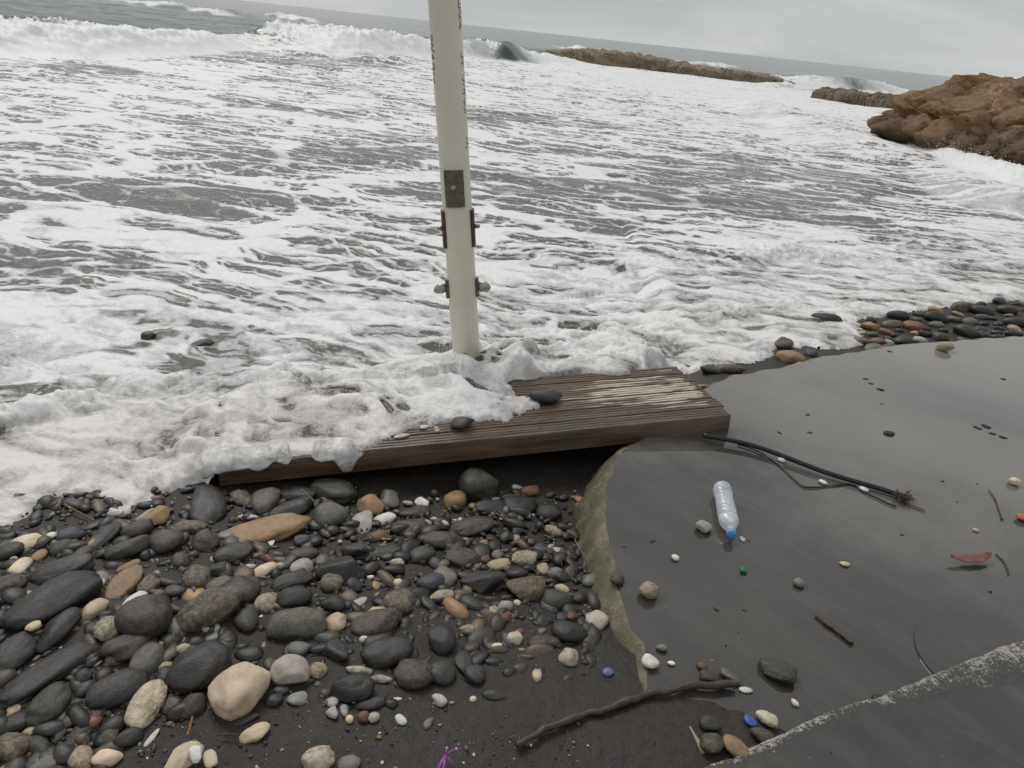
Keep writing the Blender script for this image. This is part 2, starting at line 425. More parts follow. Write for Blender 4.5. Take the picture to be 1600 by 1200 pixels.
def build_slab():
    left = fine_line([(.50, .2, 0), (.47, 1.2, 0)] + slab_left + [(.66, 3.12, 0), (.88, 3.5, 0), slab_back[0]], .02, .014, 60)
    bk = fine_line(slab_back + [(4.6, 5.95, 0), (9, 8.8, 0)], .04, .035, 66)
    edge = np.vstack([left, bk[1:]])
    bm = bmesh.new()
    top = [bm.verts.new((p[0], p[1], .003 * math.sin(i * .7))) for i, p in enumerate(edge)]
    for v in top: v.co.z = 0
    far = [bm.verts.new(p) for p in ((12, 8.8, 0), (12, -4, 0), (.50, -4, 0))]
    f = bm.faces.new(top + far); f.material_index = 0
    if f.normal.z < 0 or True: bm.normal_update()
    # rounded shoulder, then the rough sloping side
    n = len(edge); prev = top
    tang = np.gradient(edge[:, :2], axis=0); nrm = np.stack([-tang[:, 1], tang[:, 0]], 1); nrm /= np.linalg.norm(nrm, axis=1)[:, None] + 1e-9
    s = np.cumsum(np.r_[0, np.linalg.norm(np.diff(edge[:, :2], axis=0), axis=1)])
    for lv, (off, z) in enumerate([(.010, -.005), (.030, -.022), (.060, -.07), (.095, -.13), (.115, -.24)]):
        rn = fbm(s * 11, s * 0 + lv * 1.7, 4, 70) * .022 * (lv > 0) + fbm(s * 38, s * 0 + lv * 2.1, 2, 75) * .008
        ring = [bm.verts.new((edge[i, 0] + nrm[i, 0] * (off + rn[i]), edge[i, 1] + nrm[i, 1] * (off + rn[i]), z)) for i in range(n)]
        for i in range(n - 1):
            q = bm.faces.new((prev[i], ring[i], ring[i + 1], prev[i + 1])); q.material_index = 1 if lv else 2; q.smooth = True
        prev = ring
    bmesh.ops.recalc_face_normals(bm, faces=bm.faces[:])
    me = bpy.data.meshes.new('concrete_slab'); bm.to_mesh(me); bm.free()
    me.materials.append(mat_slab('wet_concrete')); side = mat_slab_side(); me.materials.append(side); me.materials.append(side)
    o = link('concrete_slab', me, None, None, smooth=False)
    o['kind'] = 'structure'; o['label'] = 'wet dark concrete slab with a worn mossy left edge'
    # nearer slab, one low step up, with a pale crumbled edge
    e = fine_line(near_edge, .012, .010, 80)
    e[:, 2] = .034
    P = np.vstack([e, [(4, -.5, .034), (3.0, -4, .034), (.35, -4, .034), (.35, .6, .034)]])
    bm = bmesh.new(); wl_ = bm.verts.layers.float.new('worn')
    inner = []; outer = []; rows = []
    tang = np.gradient(e[:, :2], axis=0); nrm = np.stack([-tang[:, 1], tang[:, 0]], 1); nrm /= np.linalg.norm(nrm, axis=1)[:, None]
    k = np.arange(len(e)) * .012
    wid = .010 + .027 * np.clip(sst(.55, 1.1, k) * sst(1.7, 1.2, k), 0, 1) + .012 * fbm(k * 14, k * 0, 3, 83)
    prof = [(-3.4, .036, -.3), (-2.4, .0358, .1), (-1.8, .0354, .45), (-1.3, .035, .65), (-.9, .0345, .8), (-.5, .034, .9), (-.25, .032, 1), (0, .027, 1), (.2, .016, .8), (.34, .003, .5), (.38, -.02, .1)]
    for off, z, w in prof:
        rw = []
        for i in range(len(e)):
            j = .004 * float(perlin(k[i] * 60 + off * 9, off * 7.0, 85)) if -1.1 < off < .35 else 0
            o_ = off * wid[i]
            v = bm.verts.new((e[i, 0] + nrm[i, 0] * o_, e[i, 1] + nrm[i, 1] * o_, z + j)); v[wl_] = w
            rw.append(v)
        rows.append(rw)
    for a, b in zip(rows[:-1], rows[1:]):
        for i in range(len(e) - 1):
            q = bm.faces.new((a[i], a[i + 1], b[i + 1], b[i])); q.material_index = 1; q.smooth = True
    f = bm.faces.new(rows[0] + [bm.verts.new(p) for p in ((4, -.5, .036), (3.0, -4, .036), (.35, -4, .036), (.35, .6, .036))])
    bmesh.ops.recalc_face_normals(bm, faces=bm.faces[:])
    me = bpy.data.meshes.new('concrete_step'); bm.to_mesh(me); bm.free()
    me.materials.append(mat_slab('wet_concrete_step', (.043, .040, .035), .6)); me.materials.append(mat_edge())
    o = link('concrete_step', me, None, None, smooth=False)
    o['kind'] = 'structure'; o['label'] = 'nearer concrete step with a pale crumbled edge'
    # round patch against the step
    c = un(1560, 1042, 0); rad = np.linalg.norm(un(1446, 1040, 0) - c)
    bm = bmesh.new(); ring = []
    for q in range(72):
        a = 2 * math.pi * q / 72; ring.append(bm.verts.new((c[0] + rad * math.cos(a), c[1] + rad * .98 * math.sin(a), .0065)))
    bm.faces.new(ring); low = [bm.verts.new((v.co.x * 1.0 + (v.co.x - c[0]) * .012, v.co.y + (v.co.y - c[1]) * .012, -.004)) for v in ring]
    for q in range(72): bm.faces.new((ring[q], low[q], low[(q + 1) % 72], ring[(q + 1) % 72]))
    bmesh.ops.recalc_face_normals(bm, faces=bm.faces[:])
    me = bpy.data.meshes.new('concrete_patch'); bm.to_mesh(me); bm.free()
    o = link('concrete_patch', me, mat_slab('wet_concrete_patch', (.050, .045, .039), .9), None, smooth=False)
    o['kind'] = 'structure'; o['label'] = 'round low concrete patch against the step'
build_slab()

# ------------------------------------------------------------------ sea
shore_px = [(-420, 960), (-150, 880), (0, 832), (55, 818), (78, 796), (92, 768), (150, 764), (168, 786), (200, 806), (232, 792), (250, 768), (290, 760), (322, 746),
            (335, 729), (400, 722), (470, 714), (520, 712), (555, 706), (585, 695), (620, 676), (660, 658), (720, 650), (800, 645), (826, 628), (800, 606), (800, 590), (850, 584), (920, 584),
            (985, 579), (1040, 571), (1075, 584), (1120, 580), (1180, 574), (1208, 560), (1214, 542), (1262, 548), (1320, 556), (1352, 546),
            (1330, 520), (1345, 502), (1400, 493), (1480, 480), (1600, 470)]
def sup_z(px, py):                                 # rough level the wash lies on, for placing the shoreline
    return (.075 if px > 760 else .045 if px > 620 else .02 if px > 500 else -.005) if 330 < px < 1060 and 560 < py < 731 else -.09
shore = [tuple(un(a, b, sup_z(a, b))) for a, b in shore_px] + [(7.6, 8.8, 0), (12.5, 13, 0), (18, 16, 0), (24, 18, 0)]

def px_blobs(x, y, z, blobs):
    """soft sum of ellipses given by photo position; each is turned into a patch of real water at its place"""
    r = np.zeros(x.shape, np.float32)
    for px, py, wx, wy, amp, zz in blobs:
        c = un(px, py, zz); ax = np.linalg.norm(un(px + wx, py, zz) - c); ay = np.linalg.norm(un(px, py + wy, zz) - un(px, py - wy, zz)) / 2
        dxy = un(px + wx, py + wx * .12, zz) - c; th = math.atan2(dxy[1], dxy[0])
        X = (x - c[0]) * math.cos(th) + (y - c[1]) * math.sin(th); Y = -(x - c[0]) * math.sin(th) + (y - c[1]) * math.cos(th)
        q = (X / ax) ** 2 + (Y / ay) ** 2
        m = q < 6
        r[m] += amp * np.exp(-q[m] * 1.2)
    return r

DARK = [  # open dark water between the foam: x, y, half width, half height in photo pixels, strength, level
    (200, 300, 130, 16, .55, -.3), (95, 315, 80, 22, .5, -.3), (60, 405, 110, 28, .75, -.25), (170, 415, 90, 20, .6, -.25), (240, 320, 110, 14, .5, -.3),
    (290, 565, 42, 34, 1.0, -.12), (232, 528, 24, 16, .9, -.12), (318, 535, 26, 10, .9, -.12), (40, 615, 70, 26, .75, -.12), (130, 678, 20, 12, .5, -.1),
    (330, 245, 60, 8, .5, -.3), (400, 255, 60, 12, .5, -.3), (560, 240, 90, 14, .45, -.3), (800, 300, 140, 26, .5, -.3), (900, 330, 150, 22, .5, -.3), (1100, 290, 170, 30, .55, -.3),
    (1180, 255, 120, 22, .45, -.3), (1330, 285, 100, 20, .75, -.3), (1200, 340, 160, 14, .4, -.3), (640, 230, 60, 12, .4, -.3), (1180, 430, 22, 10, .7, -.15), (1310, 425, 40, 14, .5, -.15),
    (860, 452, 34, 10, .7, -.2), (300, 190, 120, 10, .45, -.3), (420, 165, 120, 8, .4, -.3), (150, 110, 70, 8, .4, -.3), (480, 310, 60, 10, .5, -.3), (640, 345, 60, 10, .4, -.3), (60, 350, 60, 10, .5, -.3),
    (430, 92, 70, 10, .8, -.3), (540, 94, 40, 10, .6, -.3), (700, 96, 120, 7, .5, -.3), (520, 490, 30, 12, .45, -.15), (430, 400, 50, 8, .5, -.2), (380, 410, 60, 10, .4, -.2), (800, 180, 40, 8, .6, -.3), (930, 195, 60, 10, .4, -.3)]
WHITE = [(350, 660, 160, 60, .5, -.1), (150, 720, 180, 50, .45, -.1), (100, 500, 130, 40, .35, -.15), (450, 560, 130, 50, .4, -.12), (1250, 390, 120, 20, .5, -.2), (1450, 410, 130, 20, .4, -.2), (600, 480, 160, 40, .25, -.15),
         (120, 260, 120, 18, .35, -.3), (150, 370, 120, 8, .4, -.3), (300, 345, 180, 9, .45, -.3), (480, 345, 110, 14, .35, -.3), (1050, 480, 160, 30, .3, -.15), (1100, 140, 130, 16, .5, -.3), (1000, 120, 120, 12, .5, -.3), (1050, 190, 120, 12, .25, -.3), (1250, 170, 60, 12, .3, -.3), (1480, 230, 70, 16, .7, -.3), (1560, 290, 50, 10, .7, -.3)]

# breaking crest lines: photo position of the foot of each wave, height (m), how broken (foam) at each point
WAVES = [
    ([(-260, 76), (-100, 84), (0, 88), (120, 92), (230, 90), (320, 84), (385, 77), (420, 72)], [.95, .95, .95, 1.0, .95, .85, .6, .0], [1, 1, 1, 1, 1, 1, .9, .6], 1.0, 5.0),
    ([(395, 70), (440, 74), (490, 82), (540, 92), (575, 98)], [.0, .3, .4, .3, .0], [.9, .9, .7, .3, .2], .8, 4.0),
    ([(535, 92), (590, 90), (640, 90), (720, 92), (765, 95), (795, 98), (828, 99), (860, 100), (910, 103), (950, 104)], [.0, 1.15, 1.25, 1.1, 1.2, 1.6, 1.4, 1.0, .5, .0], [.8, 1, 1, 1, .55, 0, .35, 1, 1, .8], 1.0, 6.0),
    ([(150, -2), (240, 10), (300, 17), (345, 23)], [.3, .9, .8, .2], [.6, 1, 1, .7], 1.2, 7.0),
    ([(385, 20), (430, 27), (470, 33), (495, 36)], [.5, .9, .7, .2], [.1, .9, 1, .7], 1.2, 7.0),
    ([(865, 74), (900, 80), (940, 84)], [.4, .9, .3], [1, 1, 1], 1.2, 5.0),
    ([(1075, 100), (1110, 103), (1165, 106)], [.3, .8, .2], [1, 1, .8], 1.2, 6.0),
    ([(1250, 138), (1300, 140), (1345, 142), (1400, 147), (1440, 150)], [.5, .9, .95, 1.0, .3], [1, 1, .4, .9, 1], 1.0, 5.0),
    ([(1100, 150), (1285, 246)], [.0, .35, .52, .52, .40, .0], [.9, .9, .8, .7, .7, .7], .8, 2.0),
    ([(1330, 232), (1400, 262), (1450, 300), (1500, 320), (1560, 336), (1620, 345), (1700, 350)], [.0, .16, .30, .40, .42, .40, .4], [.4, .5, .6, .65, .7, .75, .75], .5, 1.8),
    ([(1360, 222), (1420, 236), (1470, 256), (1520, 280), (1560, 296), (1600, 306), (1700, 318)], [.0, .2, .28, .3, .28, .25, .2], [1, 1, 1, 1, 1, 1, 1], .5, 1.2),
    ([(960, 440), (1060, 432), (1160, 420), (1260, 408), (1380, 420), (1500, 432), (1620, 432)], [.05, .08, .11, .16, .13, .11, .1], [.8, .9, .9, 1, .9, .9, .9], .30, .8),
    ([(1040, 560), (1120, 545), (1190, 535), (1240, 520), (1330, 500)], [.04, .07, .09, .07, .05], [1, 1, 1, 1, 1], .30, .5),
    ([(-200, 620), (0, 560), (90, 545), (190, 540), (270, 520), (380, 505), (480, 500)], [.1, .1, .09, .06, .02, .05, .04], [.9, .9, .9, .7, .3, .8, .8], .3, .7),
    ([(-200, 790), (0, 720), (120, 690), (240, 650), (360, 640), (480, 655)], [.09, .09, .09, .08, .06, .03], [1, 1, 1, 1, 1, 1], .28, .5),
]

def build_sea():
    r = [1.75]
    while r[-1] < 110: r.append(r[-1] * 1.0042)
    while r[-1] < 9000: r.append(r[-1] * 1.045)
    r = np.array(r); a = np.radians(np.linspace(-45, 44, 960))
    A, R = np.meshgrid(a, r); x = (R * np.sin(A)).astype(np.float32); y = (R * np.cos(A)).astype(np.float32)
    shp = x.shape; x = x.ravel(); y = y.ravel(); R = R.ravel()
    near = R < 22
    d = (R - 5).astype(np.float32)
    land = [(s[0], s[1]) for s in shore] + [(24, -5), (-5, -5)]
    dn, _, _ = seg_dist(x[near], y[near], shore)
    d[near] = np.where(inside(x[near], y[near], land), -dn, dn)
    d[near] = np.maximum(d[near], -1)
    d0 = d.copy()
    n0 = R < 9
    xs, ys = x[n0], y[n0]
    lob = np.abs(perlin(xs * 7, ys * 7, 3)) + .6 * np.abs(perlin(xs * 16, ys * 16, 8))
    d[n0] += sst(.5, .0, np.abs(d0[n0])) * (.07 * fbm(xs * 4, ys * 4, 3, 1) + .07 * (lob - .38))
    ud, vd, _ = deck_uv(xs, ys)                          # the wash ends at the front edge of the deck
    cut = (ud > -.05) & (ud < DK_LEN + .01) & (vd < .3) & (vd > -.4)
    d[n0] = np.where(cut, np.minimum(d[n0], vd - .014 + .010 * perlin(xs * 14, ys * 14, 98) + .012 * perlin(xs * 5, ys * 5, 99)), d[n0])
    keep = d > -.035
    keep[np.where(n0)[0][cut & (vd < .08)]] &= d[np.where(n0)[0][cut & (vd < .08)]] > -.016
    # work only on what stays
    idx = np.where(keep)[0]; x, y, R, d = x[idx], y[idx], R[idx], d[idx]
    nf = sst(14, 4, R)                                   # nearness
    zb0 = -.30 + .215 * np.exp(-np.maximum(d, 0) / 1.3); zb = np.zeros_like(zb0)
    # gentle swell in the wash, chop outside
    wx = x + .8 * fbm(x * .35, y * .35, 2, 5); wy = y + .8 * fbm(x * .35, y * .35, 2, 9)
    zb = zb + .055 * fbm(wx * .32, wy * .95, 3, 14) * sst(.3, 2.5, d)
    zb = zb + sst(25, 60, R) * (.30 * fbm(wx * .045, wy * .13, 4, 17) + .10 * fbm(wx * .3, wy * .5, 3, 19))
    zb = zb + sst(8, 25, R) * .05 * fbm(wx * .5, wy * 1.1, 3, 18)
    # --- waves
    wave_f = np.zeros(x.shape, np.float32); wave_clear = np.zeros(x.shape, np.float32)
    for px_, hs, fs, fr, bk in WAVES:
        pts = [un(a_, b_, -.3 if b_ < 400 else -.12) for a_, b_ in px_]
        if len(pts) == 2: pts = [pts[0] + (pts[1] - pts[0]) * t for t in np.linspace(0, 1, len(hs))]
        lo = np.min([np.hypot(p[0], p[1]) for p in pts]) - 4 * bk - 3; hi = np.max([np.hypot(p[0], p[1]) for p in pts]) + 6 * bk + 6
        m = np.where((R > lo) & (R < hi))[0]
        xm = x[m] + .12 * bk * fbm(x[m] * .9 / bk, y[m] * .9 / bk, 3, 23); ym = y[m] + .16 * bk * fbm(x[m] * .8 / bk, y[m] * .8 / bk, 3, 29)
        dd, par, sd = seg_dist(xm, ym, pts)
        k = np.arange(len(hs)); H = np.interp(par, k, hs); Fo = np.interp(par, k, fs)
        far = np.where(sd > 0, dd, -dd)                  # + seaward for lines drawn left to right
        endf = np.where((par <= 0) | (par >= len(hs) - 1), np.exp(-(dd / (bk * .5)) ** 2), 1)
        frp = fr * (1.7 if bk > 1.3 else 1)
        prof = np.where(far < frp, sst(-.15 * frp, frp, far), np.exp(-((far - frp) / bk) ** 2))
        if bk > 1.3: H = H * (.80 + .45 * fbm(xm * .35, ym * .12, 3, 37)); fr = fr * 1.7
        bl = billow(xm * 2.6 / fr, (ym + 2.4 * H * prof) * 2.0 / fr, 4, 31, .5)
        zz = H * prof * endf * (1 + .55 * (bl - .33) * Fo)
        zb[m] += zz
        w = Fo * endf * sst(-.5 * fr, .1 * fr, far) * sst(bk * .8, fr * .9, far) * sst(.02, .2, H) 
        wave_f[m] = np.maximum(wave_f[m], w * (.80 + .5 * (bl - .1)))
        wave_clear[m] = np.maximum(wave_clear[m], (1 - Fo) * endf * sst(-.2 * fr, .2 * fr, far) * sst(bk, fr, far) * sst(.2, .5, H))
    # --- foam web
    ca, sa = math.cos(.20), math.sin(.20)
    U = x * ca - y * sa; Vv = x * sa + y * ca
    w1 = fbm(x * .8, y * .8, 3, 51); w2 = fbm(x * .8, y * .8, 3, 57)
    w3 = fbm(x * 3.2, y * 3.2, 3, 61); w4 = fbm(x * 3.2, y * 3.2, 3, 67)
    u1 = U + .55 * w1 + .10 * w3; v1 = Vv + .40 * w2 + .09 * w4
    _, e1 = worley(u1 * .55, v1 * 1.75)
    _, e2 = worley(u1 * 2.1 + 30, v1 * 4.4 + 11)
    _, e3 = worley(u1 * 6.0 + 7, v1 * 10.0 + 3)
    patch = fbm(u1 * .30, v1 * .62, 4, 71)
    streak = fbm(u1 * 1.1, v1 * 6.0, 4, 75)
    cov = .21 + .27 * sst(2.4, .4, d) + .20 * fbm(x * .13, y * .2, 2, 77) * sst(2, 5, d) + .02 * sst(8, 20, R)
    crest = np.array([un(p[0], p[1], -.3) for p in [(-260, 70), (0, 84), (230, 86), (385, 72), (470, 78), (560, 90), (720, 86), (860, 94), (920, 90), (1240, 130), (1290, 135), (1420, 150), (1700, 160)]])
    ang = np.arctan2(x, y); ca_ = np.arctan2(crest[:, 0], crest[:, 1]); rc = np.hypot(crest[:, 0], crest[:, 1])
    beyond = sst(.5, 2.0, R - np.interp(ang, ca_, rc))   # seaward of the surf line there is hardly any foam
    cov = cov + .9 * px_blobs(x, y, None, WHITE) - .74 * px_blobs(x, y, None, DARK)
    cov = cov + .52 * patch + .26 * streak
    cov = np.maximum(cov, -.03 + .22 * streak + .12 * patch) - 1.3 * beyond
    t1 = .36 * cov + .05; t2 = .42 * cov; t3 = .5 * cov
    hole = sst(t1, t1 + .16, e1) * (.25 + .75 * sst(t2, t2 + .22, e2)) * (.45 + .55 * sst(t3, t3 + .3, e3))
    foam = 1 - 1.05 * hole
    foam = np.where(cov < .1, foam * sst(-.35, .1, cov), foam)
    foam = np.clip(foam, 0, 1) * (1 - .96 * wave_clear)
    foam = np.maximum(foam, wave_f)
    # --- lumps
    q1 = x + .10 * w3 + .10 * w1; q2 = y + .10 * w4 + .10 * w2
    f1, _ = worley(q1 * 6.5 + .25 * w3, q2 * 8.5 + .25 * w4); f2, _ = worley(q1 * 15 + 5, q2 * 18 + 9); f3, _ = worley(q1 * 33 + 2, q2 * 40 + 6)
    dome = lambda f: np.sqrt(np.clip(1 - f * f * .95, 0, 1))
    big = billow(q1 * 2.2, q2 * 3.0, 3, 81, .5)
    bA = .55 * big * 1.6 + .45 * (dome(f1) - .35) * (.5 + big * 1.3)
    bB = .6 * (dome(f2) - .2) + .4 * (dome(f3) - .2) * (.6 + .6 * fbm(x * 5, y * 5, 2, 90))
    thick = sst(1.7, .2, d)
    lump = (.024 + .095 * thick) * (bA - .28) + (.018 + .040 * thick) * (bB - .3) + .03 * sst(.8, 2, d) * fbm(x * 1.3, y * 2.2, 4, 92)
    hollow = fbm(q1 * 2.4, q2 * 4.2, 4, 97)
    crease = nf * (sst(.26, .04, bA) * (.22 + .34 * thick) + sst(.22, .02, bB) * .34 + .40 * sst(.05, .42, hollow) * sst(.06, .25, d))
    # splash thrown up round the foot of the pole
    pb = un(730, 572, 0.0); pr = np.hypot(x - pb[0], y - pb[1]); pa = np.arctan2(y - pb[1], x - pb[0])
    crown = np.exp(-((pr - .10) / .07) ** 2) * (.03 + .02 * np.sin(pa * 3 + 1) + .012 * np.sin(pa * 7)) + .02 * np.exp(-(pr / .34) ** 2)
    arc = np.exp(-((pr - .30) / .075) ** 2) * sst(-.1, .5, np.cos(pa - .35)) * (.085 + .04 * np.sin(pa * 9))
    dens = .58 + .85 * fbm(u1 * 2.6 + .4 * w3, v1 * 6.0 + .4 * w4, 5, 141, .6) + .60 * (bA - .42) + .45 * (bB - .38) + .35 * fbm(x * .9, y * 1.3, 2, 147)
    foam = np.clip(foam - 1.1 * crease, 0, 1)
    foam = foam + (np.minimum(foam, np.clip(dens, .08, 1)) - foam) * sst(3.2, 1.2, d)
    # --- what the wash lies on: a smooth level that stands a finger above the deck and falls away from it
    sand = sand_z(x, y); u, v, _ = deck_uv(x, y); ond = sst(-.05, .0, u) * sst(DK_LEN + .04, DK_LEN - .04, u) * (v > -.06) * (v < DK_W + .02)
    uc, vc = np.clip(u, 0, DK_LEN), np.clip(v, 0, DK_W); ddk = np.hypot(u - uc, v - vc); dz = DK_O[2] + uc * du[2] + vc * dv[2]
    near_deck = np.exp(-(np.maximum(v - vc, 0) / .42) ** 2) * np.exp(-(np.maximum(-u, 0) / .22) ** 2) * np.exp(-(np.maximum(u - DK_LEN + .25, 0) / .40) ** 2) * np.where(v < 0, np.exp(-(v / .2) ** 2), 1)
    lev = zb0 + np.maximum(0, dz + .016 - zb0) * near_deck
    lump = lump * (1 - .60 * np.maximum(ond, near_deck * sst(DK_LEN - .4, DK_LEN, u)))
    z = lev + np.where(R > 12, 1, sst(.03, .5, d)) * zb + nf * (lump * (.3 + .7 * foam) + .012 * foam) * sst(-.03, .22, d) + crown + arc
    S = sand + np.maximum(0, dz - sand) * np.maximum(ond, np.where(v > DK_W * .5, near_deck * sst(-.02, .25, u) * sst(DK_LEN + .05, DK_LEN, u), 0))
    z = np.maximum(z, S + .010 + .012 * np.clip(bB, 0, 1) + (.03 - .018 * ond) * np.clip(bA, 0, 1))
    edge = np.clip(d / (.18 - .08 * ond), -1, 1); rim = np.where(edge > 0, np.sqrt(np.clip(edge * (2 - edge), 0, 1)), 0)
    z = S + (z - S) * rim + np.minimum(d, 0) * np.where(ond > .5, 1.1, .35)
    foam = np.where(d < .10, np.maximum(foam, np.clip(.36 + .55 * bA + .40 * (dens - .55), 0, 1)), foam)
    foam = np.where((ond > .5) & (d < .25), np.minimum(foam, .34 + .75 * bB + .30 * sst(.05, .25, d)), foam)
    turb = .48 + .30 * sst(2.0, .2, d) - .48 * beyond + .45 * sst(.8, .1, d) * sst(0, -1.6, x) + .12 * fbm(x * .7, y * .7, 2, 95)
    turb = np.where(wave_clear > .2, turb * .15, turb) - .15 * sst(12, 40, R)
    Vt = np.zeros((len(keep), 3), np.float32); Vt[idx] = np.stack([x, y, z], -1)
    fo = np.zeros(len(keep), np.float32); fo[idx] = foam; tu = fo.copy(); tu[idx] = np.clip(turb, 0, 1)
    Fq = grid_faces(shp[0], shp[1]); Fq = Fq[keep[Fq].all(1)]
    zf = Vt[Fq, 2]; pf = Vt[Fq].mean(1); uu, vv, _ = deck_uv(pf[:, 0], pf[:, 1])
    Fq = Fq[~((zf.max(1) - zf.min(1) > .045) & (vv < .06) & (uu > -.1) & (uu < DK_LEN) & (vv > -.3))]   # nothing hangs down in front of the deck
    Vt, Fq, fo, tu = compact(Vt, Fq, fo, tu)
    me = mesh_np('sea', Vt, Fq[:, ::-1]); attr(me, 'foam', fo); attr(me, 'turbid', tu)
    o = link('sea', me, mat_sea()); o['kind'] = 'structure'; o['label'] = 'grey stormy sea covered with white surf foam'
    return o
build_sea()

# ------------------------------------------------------------------ rocks out at sea
def rock_mesh(name, sub, size, seed, flat_top=None, amp=.18, freq=.8, sq=2.6, strata=0.0):
    bm = bmesh.new(); bmesh.ops.create_icosphere(bm, subdivisions=sub, radius=1)
    V = np.array([v.co[:] for v in bm.verts]); F_ = np.array([[v.index for v in f.verts] for f in bm.faces]); bm.free()
    n = V / (np.abs(V) ** sq).sum(1)[:, None] ** (1 / sq)
    P = n * np.array(size)
    s = seed * 3.7
    def n3(p, f, o, k): return (fbm(p[:, 0] * f + s, p[:, 1] * f + p[:, 2] * f * .6, o, k) + fbm(p[:, 1] * f - s, p[:, 2] * f * 1.3 + p[:, 0] * f * .4, o, k + 9)) * .6
    dsp = amp * n3(P, freq, 5, 3) + amp * .6 * (np.abs(n3(P, freq * 2.3, 4, 6)) - .3) - amp * .5 * np.clip(np.abs(n3(P, freq * 1.2, 3, 16)) < .05, 0, 1)
    P = P + V * dsp[:, None] * 1.0
    if strata: P[:, :2] *= (1 + strata * np.sin(P[:, 2] * 9 + 2 * n3(P, .5, 2, 31)))[:, None]
    if flat_top is not None: P[:, 2] = np.where(P[:, 2] > flat_top, flat_top + (P[:, 2] - flat_top) * .25, P[:, 2])
    return mesh_np(name, P, F_)

brown = mat_rock('brown_coastal_rock', .02, [(.34, .195, .095), (.60, .37, .19), (.74, .53, .33)], (.070, .048, .028))
reefm = mat_rock('reef_rock', -.9, [(.22, .16, .105), (.36, .275, .19), (.48, .385, .28)], (.11, .085, .058))
o = link('rock_headland', rock_mesh('rock_headland', 7, (5.3, 4.4, 2.35), 1, None, .60, .50, 2.7, .03), brown)
o.location = (14.75, 22.2, -.36); o.rotation_euler = (math.radians(2), math.radians(-4), math.radians(12))
tag(o, 'big brown rock headland at the right edge with surf breaking against it', 'rock')
o = link('rock_shelf', rock_mesh('rock_shelf', 5, (1.9, 1.3, .75), 4, .5, .25, .9, 2.6), brown)
o.location = (12.4, 18.9, -.25); tag(o, 'low reddish rock shelf at the foot of the brown headland', 'rock')
def reef(name, pts, h, w, seed, label):
    P = np.array(pts); n = 160; t = np.linspace(0, len(P) - 1, n)
    cx, cy = np.interp(t, range(len(P)), P[:, 0]), np.interp(t, range(len(P)), P[:, 1]); hh = np.interp(t, range(len(P)), h)
    ring = 28; V = np.zeros((n, ring, 3)); tx, ty = np.gradient(cx), np.gradient(cy); L = np.hypot(tx, ty); nx, ny = -ty / L, tx / L
    for k in range(ring):
        a = math.pi * 2 * k / ring; c, s = math.cos(a), math.sin(a)
        c2 = np.sign(c) * abs(c) ** .55; s2 = np.sign(s) * abs(s) ** .55
        sn = t * 5
        blk = np.floor(sn * 1.3 + .6 * perlin(sn * .7, sn * 0 + 2, seed)); bj = np.sin(blk * 12.9 + seed) * .13
        rr = 1 + .30 * fbm(sn * 2.2 + 0, np.full(n, k * .55), 4, seed) + bj
        z = s2 * hh * (1 + .5 * fbm(sn * 3, np.full(n, k * .4), 4, seed + 4) + bj) if s > 0 else s2 * 1.2
        V[:, k] = np.stack([cx + nx * c2 * w * rr, cy + ny * c2 * w * rr, -.3 + z * np.ones(n)], -1)
    V[0] = V[0].mean(0) * .75 + V[0] * .25; V[-1] = V[-1].mean(0) * .75 + V[-1] * .25
    i = np.arange(n * ring).reshape(n, ring); Fq = np.stack([i[:-1], np.roll(i, -1, 1)[:-1], np.roll(i, -1, 1)[1:], i[1:]], -1).reshape(-1, 4)
    o = link(name, mesh_np(name, V.reshape(-1, 3), Fq), reefm, None); tag(o, label, 'reef', 'rock reefs offshore'); return o
R1 = [un(872, 84, -.3), un(905, 96, -.3), un(960, 104, -.3), un(1040, 112, -.3), un(1120, 123, -.3), un(1190, 131, -.3), un(1236, 136, -.3)]
reef('rock_reef', [(p[0] * 1.03, p[1] * 1.03) for p in R1], [.25, 1.0, .95, .85, .75, .62, .3], 1.6, 3, 'long low brown rock reef in the surf beyond the pole')
R2 = [un(1300, 158, -.3), un(1330, 164, -.3), un(1370, 170, -.3), un(1420, 178, -.3)]
reef('rock_reef', [(p[0] * 1.04, p[1] * 1.04) for p in R2], [.5, .62, .66, .6], 1.2, 8, 'short low brown reef leading out from the rock headland')

# ------------------------------------------------------------------ wooden deck panel washed onto the slab
def mat_wood():
    m = Mat('wet_weathered_wood')
    sx = m.vec((2.0, 26, 14)); gx = m.vec((5, 120, 60)); px_ = m.vec((3.2, 30, 8))
    a = m.noise(1.2, 6, .6, vec=sx); g = m.noise(1.0, 5, .7, vec=gx); w = m.noise(1.0, 6, .62, vec=px_, dist=.3)
    col = m.ramp(a, [(.3, (.050, .029, .018)), (.5, (.112, .069, .044)), (.7, (.190, .132, .090))])
    col = m.mix(m.ramp(g, [(.30, .75), (.46, 0)]), col, (.020, .012, .010))
    col = m.mix(m.ramp(m.noise(3, 4, .6), [(.45, 0), (.65, .5)]), col, (.062, .056, .050))
    # flaking cream paint, left mostly on the ridges of the landward end
    k = m.math('ADD', w, m.math('MULTIPLY', m.attr('paint'), .37))
    col = m.mix(m.ramp(k, [(.80, 0), (.88, 1)]), col, m.ramp(g, [(.3, (.34, .30, .22)), (.7, (.62, .57, .45))]))
    m.put('Base Color', col); m.put('Roughness', m.ramp(a, [(.3, .20), (.7, .40)]))
    b1 = m.bump(a, .4, .006); m.put('Normal', m.bump(g, .5, .003, b1))
    return m.m

